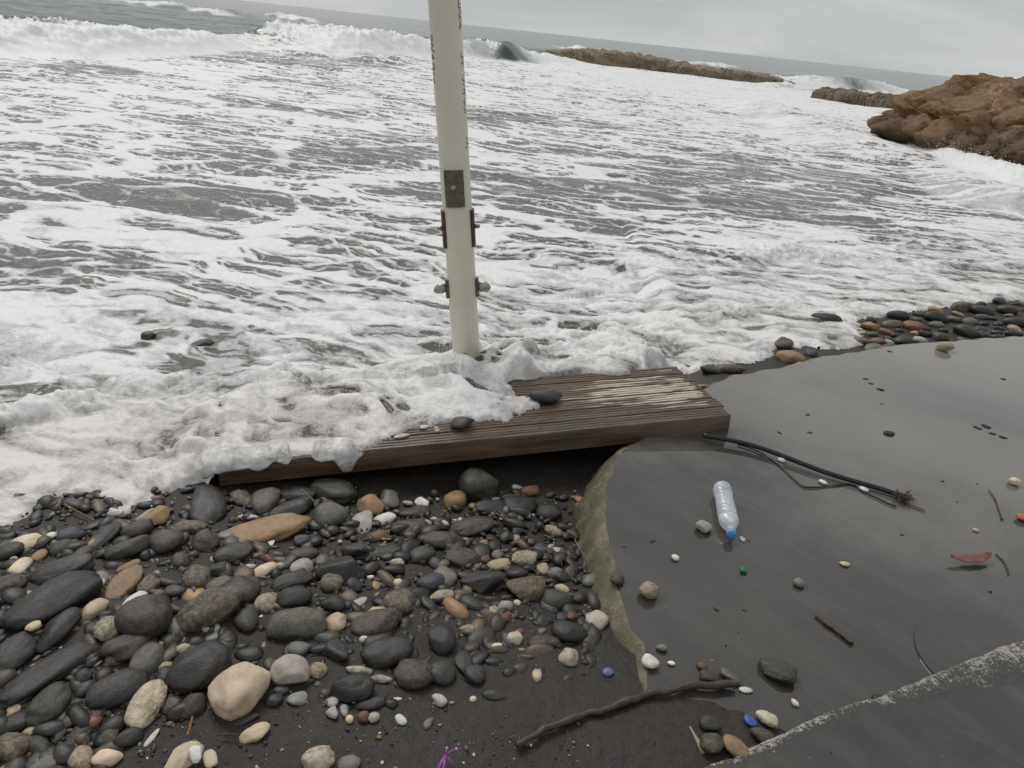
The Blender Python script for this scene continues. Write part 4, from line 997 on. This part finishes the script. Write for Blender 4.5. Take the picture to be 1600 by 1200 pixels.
# x, y, length, breadth (photo pixels), tilt in the photo (degrees, up to the right), colour, shape
ST = """86 936 158 62 14 K r;96 892 98 38 0 D r;41 848 50 27 5 C r;62 868 25 17 20 T r;32 885 39 22 30 C r;12 862 52 26 0 K r;110 836 45 26 0 U r;80 838 18 13 0 W p;155 845 82 24 25 K f;203 858 76 34 8 G b
258 845 55 40 0 P r;243 808 50 36 15 T a;215 828 50 24 0 B r;296 824 52 25 -15 M r;326 790 70 58 62 K f;202 886 40 20 10 T a;195 911 70 36 30 T f;233 916 42 28 30 M r;248 929 20 15 0 R r;272 924 37 22 -20 U r
149 950 41 25 20 C r;211 938 43 20 25 W p;230 967 88 70 10 P b;308 902 46 48 0 M r;90 985 88 40 32 K r;172 982 48 36 10 Z p;21 874 13 10 0 C r;282 876 32 27 0 B r;125 868 42 20 25 B r;96 856 40 24 0 G r;10 916 62 32 5 B r
375 778 48 32 -60 M a;413 783 56 42 50 O r;462 773 62 26 -10 D f;452 797 92 25 10 K f;521 768 82 40 -15 G r;578 790 48 38 0 T a;608 779 44 36 90 S a;566 818 43 34 85 X r;602 811 38 20 20 W r;514 808 54 48 10 O b
390 808 28 15 -10 W a;413 830 142 42 5 T f;472 846 38 23 0 U a;420 852 27 10 40 W s;366 865 66 32 8 D r;322 846 42 37 0 B r;418 873 27 18 -20 R a;414 891 43 20 15 C r;472 887 39 28 10 X r;474 868 52 26 -5 D r;534 890 82 46 0 K a
518 911 36 34 0 M r;455 909 70 28 8 D r;460 934 54 36 0 K r;415 942 46 32 35 V r;378 924 46 60 80 D r;341 912 42 22 10 O f;325 954 104 62 8 M b;465 976 94 54 -12 O b;524 973 37 32 30 C p;518 944 46 27 -20 K a;560 942 30 14 30 X s
622 942 48 42 0 M r;556 858 48 27 0 P a;592 838 37 18 10 R r;590 864 84 22 3 D f;553 916 30 30 0 K a;590 974 82 42 10 B r;580 902 14 9 0 W a;342 890 42 28 0 K a;385 970 38 42 0 D r;408 963 9 7 0 W a
745 760 64 54 0 G b;711 781 42 28 30 T b;659 786 25 21 0 W a;691 820 21 18 0 C p;709 814 11 9 0 W a;828 768 34 18 5 R r;808 762 18 10 -10 X r;780 780 26 7 3 X s;862 788 19 5 0 W s;909 790 23 12 0 T r;830 804 14 4 0 W s
806 842 16 20 0 Z p;755 855 29 27 0 T a;866 830 34 18 -20 V p;818 873 44 26 8 Z r;848 860 38 16 -15 U r;880 863 40 12 -20 X s;848 889 22 24 40 V r;868 897 26 20 0 S p;696 904 38 35 0 S r;674 909 48 33 10 U r;620 880 24 15 0 Z p
620 912 21 16 0 C p;756 910 76 46 5 D a;826 918 78 46 0 M a;878 920 25 14 -20 C p;870 938 52 31 -8 D r;690 932 42 23 10 V r;736 934 21 8 10 W s;772 955 20 17 0 Z p;790 948 23 20 0 X p;808 942 13 11 0 W p;894 964 19 20 0 R a
758 874 17 14 0 R r;748 886 19 11 0 R r;777 868 21 17 0 S r;778 884 42 21 15 V r;690 846 62 34 -5 B r;725 872 64 32 0 B f;660 868 46 28 10 D r;770 794 64 24 5 D f;812 790 58 32 0 K f;858 802 42 28 0 D r;640 826 64 28 -5 D f;650 800 52 24 10 B f;740 822 70 34 5 B f
22 1020 84 48 35 D r;82 1044 170 46 18 K f;197 1012 70 44 -5 P r;231 1031 64 44 42 O r;274 981 26 34 0 S b;312 1043 96 74 0 D r;53 978 23 14 5 C r;129 1061 35 27 15 K b;186 1076 98 48 5 D r;78 1100 80 50 25 G r;22 1109 29 18 25 C p;22 1131 52 30 0 K r
18 1168 58 52 0 M a;87 1137 22 17 20 X r;140 1128 98 25 35 K f;104 1130 72 18 42 K f;228 1103 84 46 42 Z r;202 1152 46 27 0 K r;127 1184 37 40 0 V r;167 1184 45 28 -22 C r;66 1197 46 26 0 S r;60 1166 32 42 0 G r;236 1154 34 8 30 W s;256 1005 17 11 0 C r
284 1014 25 15 0 Z p;287 1182 68 38 20 C a;306 1178 20 29 0 W r;328 1186 23 31 0 C r;154 1058 23 17 20 X a;258 1056 28 30 0 K r;177 1126 14 19 0 X r;300 1105 54 36 20 P a;172 1150 26 32 0 B r
373 1078 100 74 28 C b;454 1050 62 56 -20 X a;466 1014 36 24 -15 S r;497 1047 30 26 0 V r;464 1092 33 20 0 X r;398 1146 50 30 15 C a;528 1018 58 38 -60 D a;552 1076 68 46 0 K r;519 1114 22 22 10 X a;538 1110 14 24 0 X p;546 1124 14 14 0 C p;568 1120 20 18 0 R p;584 1121 20 15 10 X p
578 1100 50 19 0 D r;562 1048 42 14 -15 Z p;596 1061 34 12 -15 Z p;497 1186 52 38 0 Z p;545 1194 36 26 0 S r;605 1020 84 46 0 K r;587 991 17 11 15 W r;568 999 15 11 0 W p;614 1100 9 12 0 W r;386 1124 38 13 5 G f;428 1094 30 20 0 D r;440 1078 26 16 0 U r
690 1000 54 52 30 K a;648 1052 66 48 -15 B r;690 1050 46 40 0 D r;724 1034 30 42 0 D a;742 1054 36 31 0 D r;771 1086 36 16 -12 D f;804 998 29 22 0 Z r;888 1027 35 26 0 Z b;839 1055 16 25 0 C p;687 1094 27 17 -35 X r;626 1125 21 14 -35 W r;739 1092 12 10 0 C r
669 1130 21 12 50 S p;890 990 60 36 -3 K r;850 1003 54 24 5 B f;737 1014 16 11 10 P s;776 1010 22 11 10 C p;735 983 34 14 -10 Z p;621 1092 15 5 0 W s;932 969 36 32 0 X r;1016 1034 29 21 -25 W r;965 905 24 20 0 B r;905 935 26 20 0 D r
1015 922 31 28 0 V p;1100 822 26 20 0 X r;1055 871 13 10 0 W r;1249 911 18 16 0 S r;1214 1046 66 32 -8 G f;1108 1057 34 20 0 D f;1141 1057 38 15 -22 O r;1111 1161 34 38 -50 B r;1150 1170 54 32 -32 T a;1110 1130 34 24 0 D r;1192 1150 40 24 -10 B r;1371 1092 18 15 0 K b
1242 1098 15 9 -30 W p;1165 1078 21 9 10 W s;1097 1041 17 11 0 R r;1049 1036 12 8 0 W r;1034 1012 18 12 0 S r;1320 881 16 8 0 C s;1585 752 17 13 0 C p;1100 603 24 7 15 T f;1525 828 10 6 0 C r;1160 842 12 7 -40 X s;1222 718 14 9 0 W r;1286 753 14 7 -10 W s;1350 764 16 7 -10 W s
852 620 58 24 3 K a;722 661 46 22 3 D a;662 667 14 7 5 W s;628 681 26 7 8 C s;683 673 9 6 0 W r;318 538 44 16 8 K a;231 525 30 16 0 B a;1292 499 48 20 3 K r;1320 503 14 8 0 D r;1236 559 42 24 0 T r;1267 552 20 14 0 U r;1254 570 22 12 0 B a;1327 560 24 11 -10 O r;1140 577 48 16 5 B p;1068 577 52 18 -8 K a;1110 578 34 14 0 G r;1225 537 30 26 40 B r"""
LM = [(373, 1078, 'big cream boulder'), (454, 1050, 'pale grey block'), (413, 830, 'long ochre slab stone'), (86, 936, 'huge black oval stone'), (82, 1044, 'long black stone'), (325, 954, 'big mottled stone'), (465, 976, 'big olive grey stone'),
      (326, 790, 'black disc stone'), (826, 918, 'brown crumbly block'), (818, 873, 'speckled white oval'), (745, 760, 'boulder under the deck'), (696, 1183, 'purple plastic scrap'), (975, 704, 'corner of the slab'), (980, 1118, 'driftwood stick'), (228, 1103, 'barnacled tan stone'),
      (648, 1052, 'brown rust-rimmed stone'), (1136, 800, 'plastic bottle'), (1290, 738, 'black rod'), (1520, 876, 'curled leaf'), (1304, 986, 'curved twig'), (605, 1020, 'broad black stone'), (690, 1000, 'black angular stone'), (248, 929, 'red pebble'), (578, 790, 'ochre cube stone'), (888, 1027, 'white barnacle'),
      (728, 560, 'foot of the pole'), (1146, 665, 'right end of the deck'), (1172, 1126, 'blue plastic scrap'), (534, 890, 'wide black angular stone'), (955, 870, 'mossy slab side'), (312, 1043, 'broad dark grey stone'), (186, 1076, 'flat grey stone'), (0, 1200, 'bottom left corner'), (0, 830, 'foam edge at far left'), (452, 797, 'black slat stone'), (756, 910, 'dark square block')]
stones = []
for i, q in enumerate(ST.replace('\n', ';').split(';')):
    f = q.split(); stones.append(dict(px=float(f[0]), py=float(f[1]), L=float(f[2]), S=float(f[3]), a=float(f[4]), c=f[5], s=f[6], i=i))
slab_poly = [(p[0], p[1]) for p in slab_left + [(.66, 3.12), (.88, 3.5)] + slab_back] + [(9, 9), (12, 9), (12, -4), (.5, -4), (.47, 1.2)]
step_poly = [(p[0], p[1]) for p in near_edge] + [(4, -.5), (3, -4), (.35, -4), (.35, .6)]
def support(x, y):
    z = float(sand_z(np.array([x]), np.array([y]))[0])
    if inside(np.array([x]), np.array([y]), slab_poly)[0]: z = max(z, 0.0)
    if inside(np.array([x]), np.array([y]), step_poly)[0]: z = max(z, .036)
    u, v, dz = deck_uv(x, y)
    return z, dz if (0 < u < DK_LEN and 0 < v < DK_W) else None
placed = []
def place(st, ondeck=False, water=None):
    z = -.05
    flat = {'f': .42, 's': .40, 'b': .78, 'p': .75, 'a': .62}.get(st['s'], .58)
    for it in range(4):
        p = un(st['px'], st['py'], z); dep = depth(p); sc = dep / FPX
        th = math.atan2(CAMH - z, math.hypot(p[0], p[1])); kk = 1 / math.sqrt(math.sin(th) ** 2 + (flat * math.cos(th)) ** 2)
        a = math.radians(st['a']) + ROLL                      # level the photo
        La, Sa = st['L'] / 2 * sc, st['S'] / 2 * sc
        e1 = np.array([math.cos(a), math.sin(a) * kk]) * La; e2 = np.array([-math.sin(a), math.cos(a) * kk]) * Sa
        C2 = np.outer(e1, e1) + np.outer(e2, e2); w, vec = np.linalg.eigh(C2); A_, B_ = math.sqrt(w[1]), math.sqrt(w[0]); rot = math.atan2(vec[1, 1], vec[0, 1]) - math.atan2(p[0], p[1])
        A_ = min(A_, 3.2 * B_) if st['s'] not in 'sf' else A_
        c = flat * B_
        sz, dz = support(p[0], p[1])
        if ondeck and dz is not None: sz = dz
        if water is not None: sz = max(sz, water)
        on_hard = ondeck or sz > -.001
        top = sz
        for (x0, y0, z0, a0, b0, c0, r0) in placed:
            X, Y = p[0] - x0, p[1] - y0; cx = X * math.cos(r0) + Y * math.sin(r0); cy = -X * math.sin(r0) + Y * math.cos(r0); qq = (cx / a0) ** 2 + (cy / b0) ** 2
            if qq < .8: top = max(top, z0 + c0 * math.sqrt(1 - qq) * .92)
        z = top + c * (.86 if on_hard else (.40 if top == sz else .55))
    p = un(st['px'], st['py'], z)
    placed.append((p[0], p[1], z, A_, B_, c, rot))
    return p, (A_, B_, c), rot
def look(st):
    L = st['L']; size = 'big' if L >= 75 else 'mid-sized' if L >= 42 else 'small' if L >= 18 else 'tiny'
    noun = ('shell sliver' if st['s'] == 's' else 'stone' if L >= 42 else 'pebble')
    col = COLS[st['c']][2]
    return size + ' ' + col + ('' if st['s'] == 's' else ' ' + SHW[st['s']]) + ' ' + noun, noun
for st in stones: st['look'], st['noun'] = look(st)
def where(st, all_):
    best = None
    for (lx, ly, ln) in LM:
        if math.hypot(st['px'] - lx, st['py'] - ly) < 12: continue
        ds = math.hypot(st['px'] - lx, st['py'] - ly)
        rank = 1 + sum(1 for o in all_ if o is not st and o['look'] == st['look'] and math.hypot(o['px'] - lx, o['py'] - ly) < ds)
        key = (rank, ds)
        if best is None or key < best[0]: best = (key, ln, lx, ly)
    (rank, ds), ln, lx, ly = best
    dx, dy = st['px'] - lx, st['py'] - ly
    side = ('on its left' if dx < 0 else 'on its right') if abs(dx) > abs(dy) else ('behind it' if dy < 0 else 'in front')
    return '%s, %s to the %s, %s' % (st['look'], ['nearest', 'second nearest', 'third nearest', 'fourth nearest'][min(rank - 1, 3)], ln, side)
OWN = {(373, 1078): 'big smooth cream boulder, the brightest stone on the beach', (413, 830): 'long ochre slab stone with a barnacled lower edge near the deck', (86, 936): 'huge smooth black oval stone at the left edge', (82, 1044): 'long black slab stone pointing up right at the left edge',
       (325, 954): 'big mottled brown rounded stone in the middle of the heap', (465, 976): 'big smooth olive grey stone behind the cream boulder', (326, 790): 'black disc-shaped stone tilted up beside the foam', (826, 918): 'brown crumbly rough block left of the slab side', (818, 873): 'speckled white oval stone near the slab side',
       (745, 760): 'dark rounded boulder in the shadow under the deck', (1214, 1046): 'dark flat round stone lying alone on the wet slab', (852, 620): 'black angular stone lying on the deck top', (722, 661): 'dark angular stone at the foam edge on the deck', (1371, 1092): 'small black pebble sitting on the pale worn step edge',
       (1292, 499): 'black stone half sunk in foam before the shingle strip', (318, 538): 'dark rock showing through the foam on the left', (231, 525): 'small dark rock tip in foam left of the larger one', (1100, 822): 'pale rounded pebble just left of the bottle cap', (1015, 922): 'tan lumpy stone on the slab near its mossy edge'}
order = sorted(stones, key=lambda s: -s['L'] * s['S'])
for st in order:
    key = (int(st['px']), int(st['py']))
    deckst = key in ((852, 620), (722, 661), (662, 667), (628, 681), (683, 673))
    p, ax, rot = place(st, deckst, {(318, 538): -.15, (231, 525): -.14, (1292, 499): -.08}.get(key))
    sub = 4 if st['L'] > 60 else 3 if st['L'] > 16 else 2
    shp = {'f': 'r', 'b': 'r'}.get(st['s'], st['s'])
    name = {'stone': 'stone', 'pebble': 'pebble', 'shell sliver': 'shell'}[st['noun']]
    o = link(name, stone_mesh(name, ax, shp, 100 + st['i'], sub), STONE)
    o.location = p; rg = np.random.default_rng(st['i'])
    o.rotation_euler = (rg.uniform(-.12, .12), rg.uniform(-.12, .12), rot)
    c, mo, _ = COLS[st['c']]; j = rg.uniform(.85, 1.18)
    o.color = (c[0] * j * rg.uniform(.95, 1.06), c[1] * j, c[2] * j * rg.uniform(.94, 1.05), mo)
    tag(o, OWN.get(key) or where(st, stones), {'shell': 'shell'}.get(name, name))

# shingle strip on the right between the foam and the slab, each stone a thing
rs = random.Random(12); strip = []
tries = 0
while len(strip) < 84 and tries < 6000:
    tries += 1
    px_ = rs.uniform(1345, 1690); f = (px_ - 1345) / 255
    py_ = rs.uniform(503 - 30 * min(f * 1.2, 1) - 2, 553 - 22 * min(f, 1)); L = rs.choice([16, 20, 24, 28, 34, 40, 46]) * rs.uniform(.85, 1.15)
    if any(abs(px_ - a) < (L + l) * .40 and abs(py_ - b) < (L + l) * .17 for a, b, l in strip): continue
    strip.append((px_, py_, L))
strip.sort(); seen_ = {}
ORD = 'first second third fourth fifth sixth seventh eighth ninth tenth eleventh twelfth thirteenth fourteenth fifteenth sixteenth'.split()
for k, (px_, py_, L) in enumerate(strip):
    cc = rs.choice('KDDKBBMDGTOPRVXDK')
    st = dict(px=px_, py=py_, L=L, S=L * rs.uniform(.5, .62), a=rs.uniform(-12, 18), c=cc, s=rs.choice('rrrabb'), i=900 + k)
    p, ax, rot = place(st); name = 'stone' if L > 24 else 'pebble'
    o = link(name, stone_mesh(name, ax, {'f': 'r', 'b': 'r'}.get(st['s'], st['s']), 2000 + k, 3), STONE); o.location = p
    o.rotation_euler = (rs.uniform(-.2, .2), rs.uniform(-.2, .2), rot); c, mo, cn = COLS[cc]; j = rs.uniform(.85, 1.3); o.color = (c[0] * j, c[1] * j, c[2] * j, mo)
    seen_[(cn, name)] = seen_.get((cn, name), -1) + 1
    tag(o, '%s %s in the far shingle strip, %s such from its left end' % (cn, name, ORD[seen_[(cn, name)]]), name, 'stones of the shingle strip')

# loose fine shingle and shell grit between the stones
def grit(name, label, n, region, rad, cols, seed, sub=1, flat=.6, sink=.3):
    V0, F0 = ico(sub); r = np.random.default_rng(seed); Vs, Fs, Cs = [], [], []; k = 0; tries = 0
    while k < n and tries < n * 30:
        tries += 1
        px_, py_ = r.uniform(-60, 1640), r.uniform(700, 1260)
        w = region(px_, py_)
        if r.random() > w: continue
        p = un(px_, py_, -.06); z = support(p[0], p[1])[0]; p = un(px_, py_, z); s = rad[0] * (rad[1] / rad[0]) ** (r.random() ** 2.2)
        ax = s * np.array([r.uniform(.8, 1.5), r.uniform(.6, 1), flat * r.uniform(.6, 1.1)]); a = r.uniform(0, 6.28); R2 = np.array([[math.cos(a), -math.sin(a), 0], [math.sin(a), math.cos(a), 0], [0, 0, 1]])
        tilt = r.uniform(-.4, .4); T2 = np.array([[1, 0, 0], [0, math.cos(tilt), -math.sin(tilt)], [0, math.sin(tilt), math.cos(tilt)]])
        pl = r.normal(size=(5, 3)); pl /= np.linalg.norm(pl, axis=1)[:, None]; hh = r.uniform(.55, .9, 5)
        V = V0 * np.minimum(1, (hh / np.maximum(V0 @ pl.T, 1e-3)).min(1))[:, None]; V = V * (1 + r.uniform(-.05, .05, (len(V0), 1)))
        V = V * ax @ T2.T @ R2.T + np.array([p[0], p[1], z + ax[2] * (1 - 2 * sink)])
        Vs.append(V); Fs.append(F0 + len(V0) * k); c = np.array(cols[r.integers(len(cols))]) * r.uniform(.75, 1.3); Cs.append(np.tile(c, (len(V0), 1))); k += 1
    me = mesh_np(name, np.vstack(Vs), np.vstack(Fs)); attr_col(me, 'tint', np.vstack(Cs))
    o = link(name, me, GRIT); o['kind'] = 'stuff'; o['label'] = label; return o
g_ = Mat('loose_shingle'); cc_ = g_.attr('tint', 'Color'); nn = g_.noise(120, 4, .7); g_.put('Base Color', g_.mix(g_.ramp(nn, [(.35, .5), (.6, 0)]), cc_, g_.mix(1.0, cc_, (.4, .38, .36), 'MULTIPLY'))); g_.put('Roughness', .45); g_.put('Normal', g_.bump(nn, .4, .004)); GRIT = g_.m
def reg_heap(x, y):                                       # the stone heap at left, thinning to bare sand at the lower right
    if x > 935 or (y < 770 - 30 * (x < 300) ): return 0
    lim = 1010 + max(0, 330 - x) * .9 if x < 560 else 1010 - (x - 560) * .02
    return float(sst(lim + 110, lim - 60, y))
def reg_all(x, y): return (1.0 if x < 935 and y > 760 else .12 if x < 1150 and y > 1000 else .012 if y > 720 and x > 960 else 0) * (1.0 if y < 1060 or x < 420 else .6)
darks = [COLS[k][0] for k in 'KKDKGBBPKDK'] + [COLS['M'][0]]
grit('shingle', 'loose dark shingle filling the gaps between the beach stones', 2300, reg_heap, (.010, .044), darks * 6 + [COLS[k][0] for k in 'TRSVX'], 5, 2, .5, .38)
grit('fine_gravel', 'fine mixed gravel scattered over the dark sand', 2600, reg_all, (.002, .009), darks + [COLS[k][0] for k in 'TRVXOS'], 6, 1)
grit('shell_grit', 'tiny white shell fragments scattered over sand and slab', 700, reg_all, (.0012, .0055), [COLS['W'][0], COLS['X'][0], COLS['C'][0], COLS['V'][0]], 8, 1, .35, .2)

# ------------------------------------------------------------------ litter and weed
def scrap(px_, py_, L, S, a, col, label, cat, name, seed, shape='a', rough=.4):
    st = dict(px=px_, py=py_, L=L, S=S, a=a, c='K', s=shape, i=seed); p, ax, rot = place(st)
    m = simple(name + '_plastic', col, rough, 0, .3, 60, .3); o = link(name, stone_mesh(name, (ax[0], ax[1], ax[2] * (.35 if cat == 'seaweed' else .8)), 'p' if shape == 'p' else shape, 5000 + seed, 3), m); o.location = p - np.array([0, 0, ax[2] * .55 if cat == 'seaweed' else 0]); o.rotation_euler = (0, 0, rot); tag(o, label, cat); return o
scrap(1162, 890, 15, 11, 10, (.02, .17, .045), 'green bottle cap fragment on the wet slab below the bottle', 'litter', 'green_cap_fragment', 1)
scrap(1172, 1126, 24, 16, -30, (.05, .09, .30), 'blue plastic scrap in the stones by the step edge', 'litter', 'blue_scrap', 2)
scrap(950, 1050, 19, 15, 20, (.10, .14, .28), 'blue-grey shell-like scrap on the sand below the slab corner', 'litter', 'blue_grey_scrap', 3, 'p')
scrap(1598, 808, 18, 14, 0, (.50, .11, .06), 'red plastic scrap cut by the right frame edge', 'litter', 'red_scrap', 4, 'p')
scrap(1199, 1122, 36, 22, -10, (.50, .46, .33), 'crumpled pale plastic scrap right of the blue one', 'litter', 'pale_scrap', 5, 'p')
scrap(1390, 674, 17, 13, 20, (.018, .012, .010), 'black clump of seaweed alone on the upper slab', 'seaweed', 'seaweed_clump', 6, 'p', .7)
for k, (a, b, L, t, w) in enumerate([(1353, 591, 9, 'upper left'), (1361, 598, 9, 'middle'), (1376, 606, 12, 'lower right')] and [(1353, 591, 9, 0, 'highest of three dark weed specks on the upper slab'), (1361, 598, 9, 0, 'middle of three dark weed specks on the upper slab'), (1376, 607, 13, 0, 'lowest of three dark weed specks on the upper slab'),
        (1378, 630, 6, 0, 'tiny dark weed speck between seaweed clump and weed specks'), (1266, 675, 9, 0, 'dark weed speck right of the deck end'), (1218, 675, 10, -40, 'slender dark weed speck nearest the deck end'), (1262, 647, 9, 30, 'faint weed speck above the others right of the deck'),
        (1541, 664, 18, -25, 'longest dark weed scrap at the right of the slab'), (1528, 667, 13, -15, 'left dark weed scrap of the cluster at right'), (1551, 676, 12, 10, 'dark weed scrap just below the longest one'), (1569, 682, 14, -5, 'lowest right dark weed scrap of the cluster'), (1568, 591, 9, 0, 'single dark weed speck near the far right slab edge'),
        (1473, 751, 7, 0, 'dark speck of weed between rod end and right edge'), (1409, 835, 8, 0, 'dark speck of weed below the rod end'), (1163, 953, 9, -10, 'dark speck of weed in the middle of the slab'), (1119, 951, 12, -25, 'dark splinter of weed left of the middle slab speck'), (1020, 845, 11, 40, 'dark splinter of weed near the slab side'), (1390, 548, 8, 0, 'dark speck of weed at the far slab edge')]):
    scrap(a, b, L, L * .42, t, (.02, .014, .011), w, 'seaweed', 'seaweed_scrap', 20 + k, 'a', .7)
# purple plastic scrap with thin arms
pr_ = empty('plastic_star', at(690, 1186, .0)); tag(pr_, 'small purple plastic twig-like toy piece on the bottom sand', 'litter')
pm = simple('purple_plastic', (.27, .08, .31), .35, 0, .2, 60, .1); base = at(696, 1181, .010)
for (a, b, z, r) in ((698, 1169, .022, .0022), (713, 1170, .020, .0022), (683, 1204, .008, .0036), (692, 1207, .008, .003), (710, 1196, .006, .0015)):
    e_ = at(a, b, z); child(tube('arm', [base, (base + e_) / 2 + Vector((0, 0, .003)), e_], [r * 1.3, r, r * .9], pm, None, 8), pr_)
for (a, b, z) in ((698, 1169, .022), (713, 1170, .020)):
    V0, F0 = ico(2); me = mesh_np('knob', V0 * .0035, F0); k_ = link('knob', me, simple('pink_knob', (.6, .35, .6), .4)); k_.location = at(a, b, z); child(k_, pr_)

# ------------------------------------------------------------------ spray drops thrown up by the surf
def spray():
    r = np.random.default_rng(31); V0, F0 = ico(1); Vs, Fs = [], []; k = 0
    def add(c, s):
        nonlocal k
        st = r.uniform(.7, 1.9); d_ = r.normal(size=3); d_ /= np.linalg.norm(d_); V = V0 * s; V = V + np.outer(V @ d_, d_) * (st - 1)
        Vs.append(V + c); Fs.append(F0 + len(V0) * k); k += 1
    pb = un(730, 572, 0)
    for _ in range(330):
        a = r.uniform(-.6, 2.6) if r.random() < .7 else r.uniform(0, 6.28); q = abs(r.normal(.0, .16)) + .09; add(np.array([pb[0] + q * math.cos(a), pb[1] + q * math.sin(a), .03 + abs(r.normal(0, .075)) * math.exp(-q * .8)]), r.uniform(.0008, .0034))
    for cx, cy, n, z0, sx in ((120, 775, 7, -.04, .10), (240, 790, 9, -.04, .08), (1190, 545, 40, .0, .2)):
        c = un(cx, cy, z0)
        for _ in range(n): add(c + r.normal(0, 1, 3) * np.array([sx, sx * .6, .02]) + np.array([0, 0, .02]), r.uniform(.0008, .003))
    for px_ in range(1380, 1640, 4):
        c = un(px_, 215 + (px_ - 1380) * .38, -.3)
        for _ in range(46): add(c + np.array([r.normal(0, .2), r.normal(.5, .4), abs(r.normal(0, .16)) + .12]), r.uniform(.003, .0085))
    me = mesh_np('spray', np.vstack(Vs), np.vstack(Fs)); m = Mat('spray_water'); m.put('Base Color', (.78, .78, .77)); m.put('Roughness', .25); o = link('spray', me, m.m); o['kind'] = 'stuff'; o['label'] = 'white water drops thrown up by the surf'
spray()
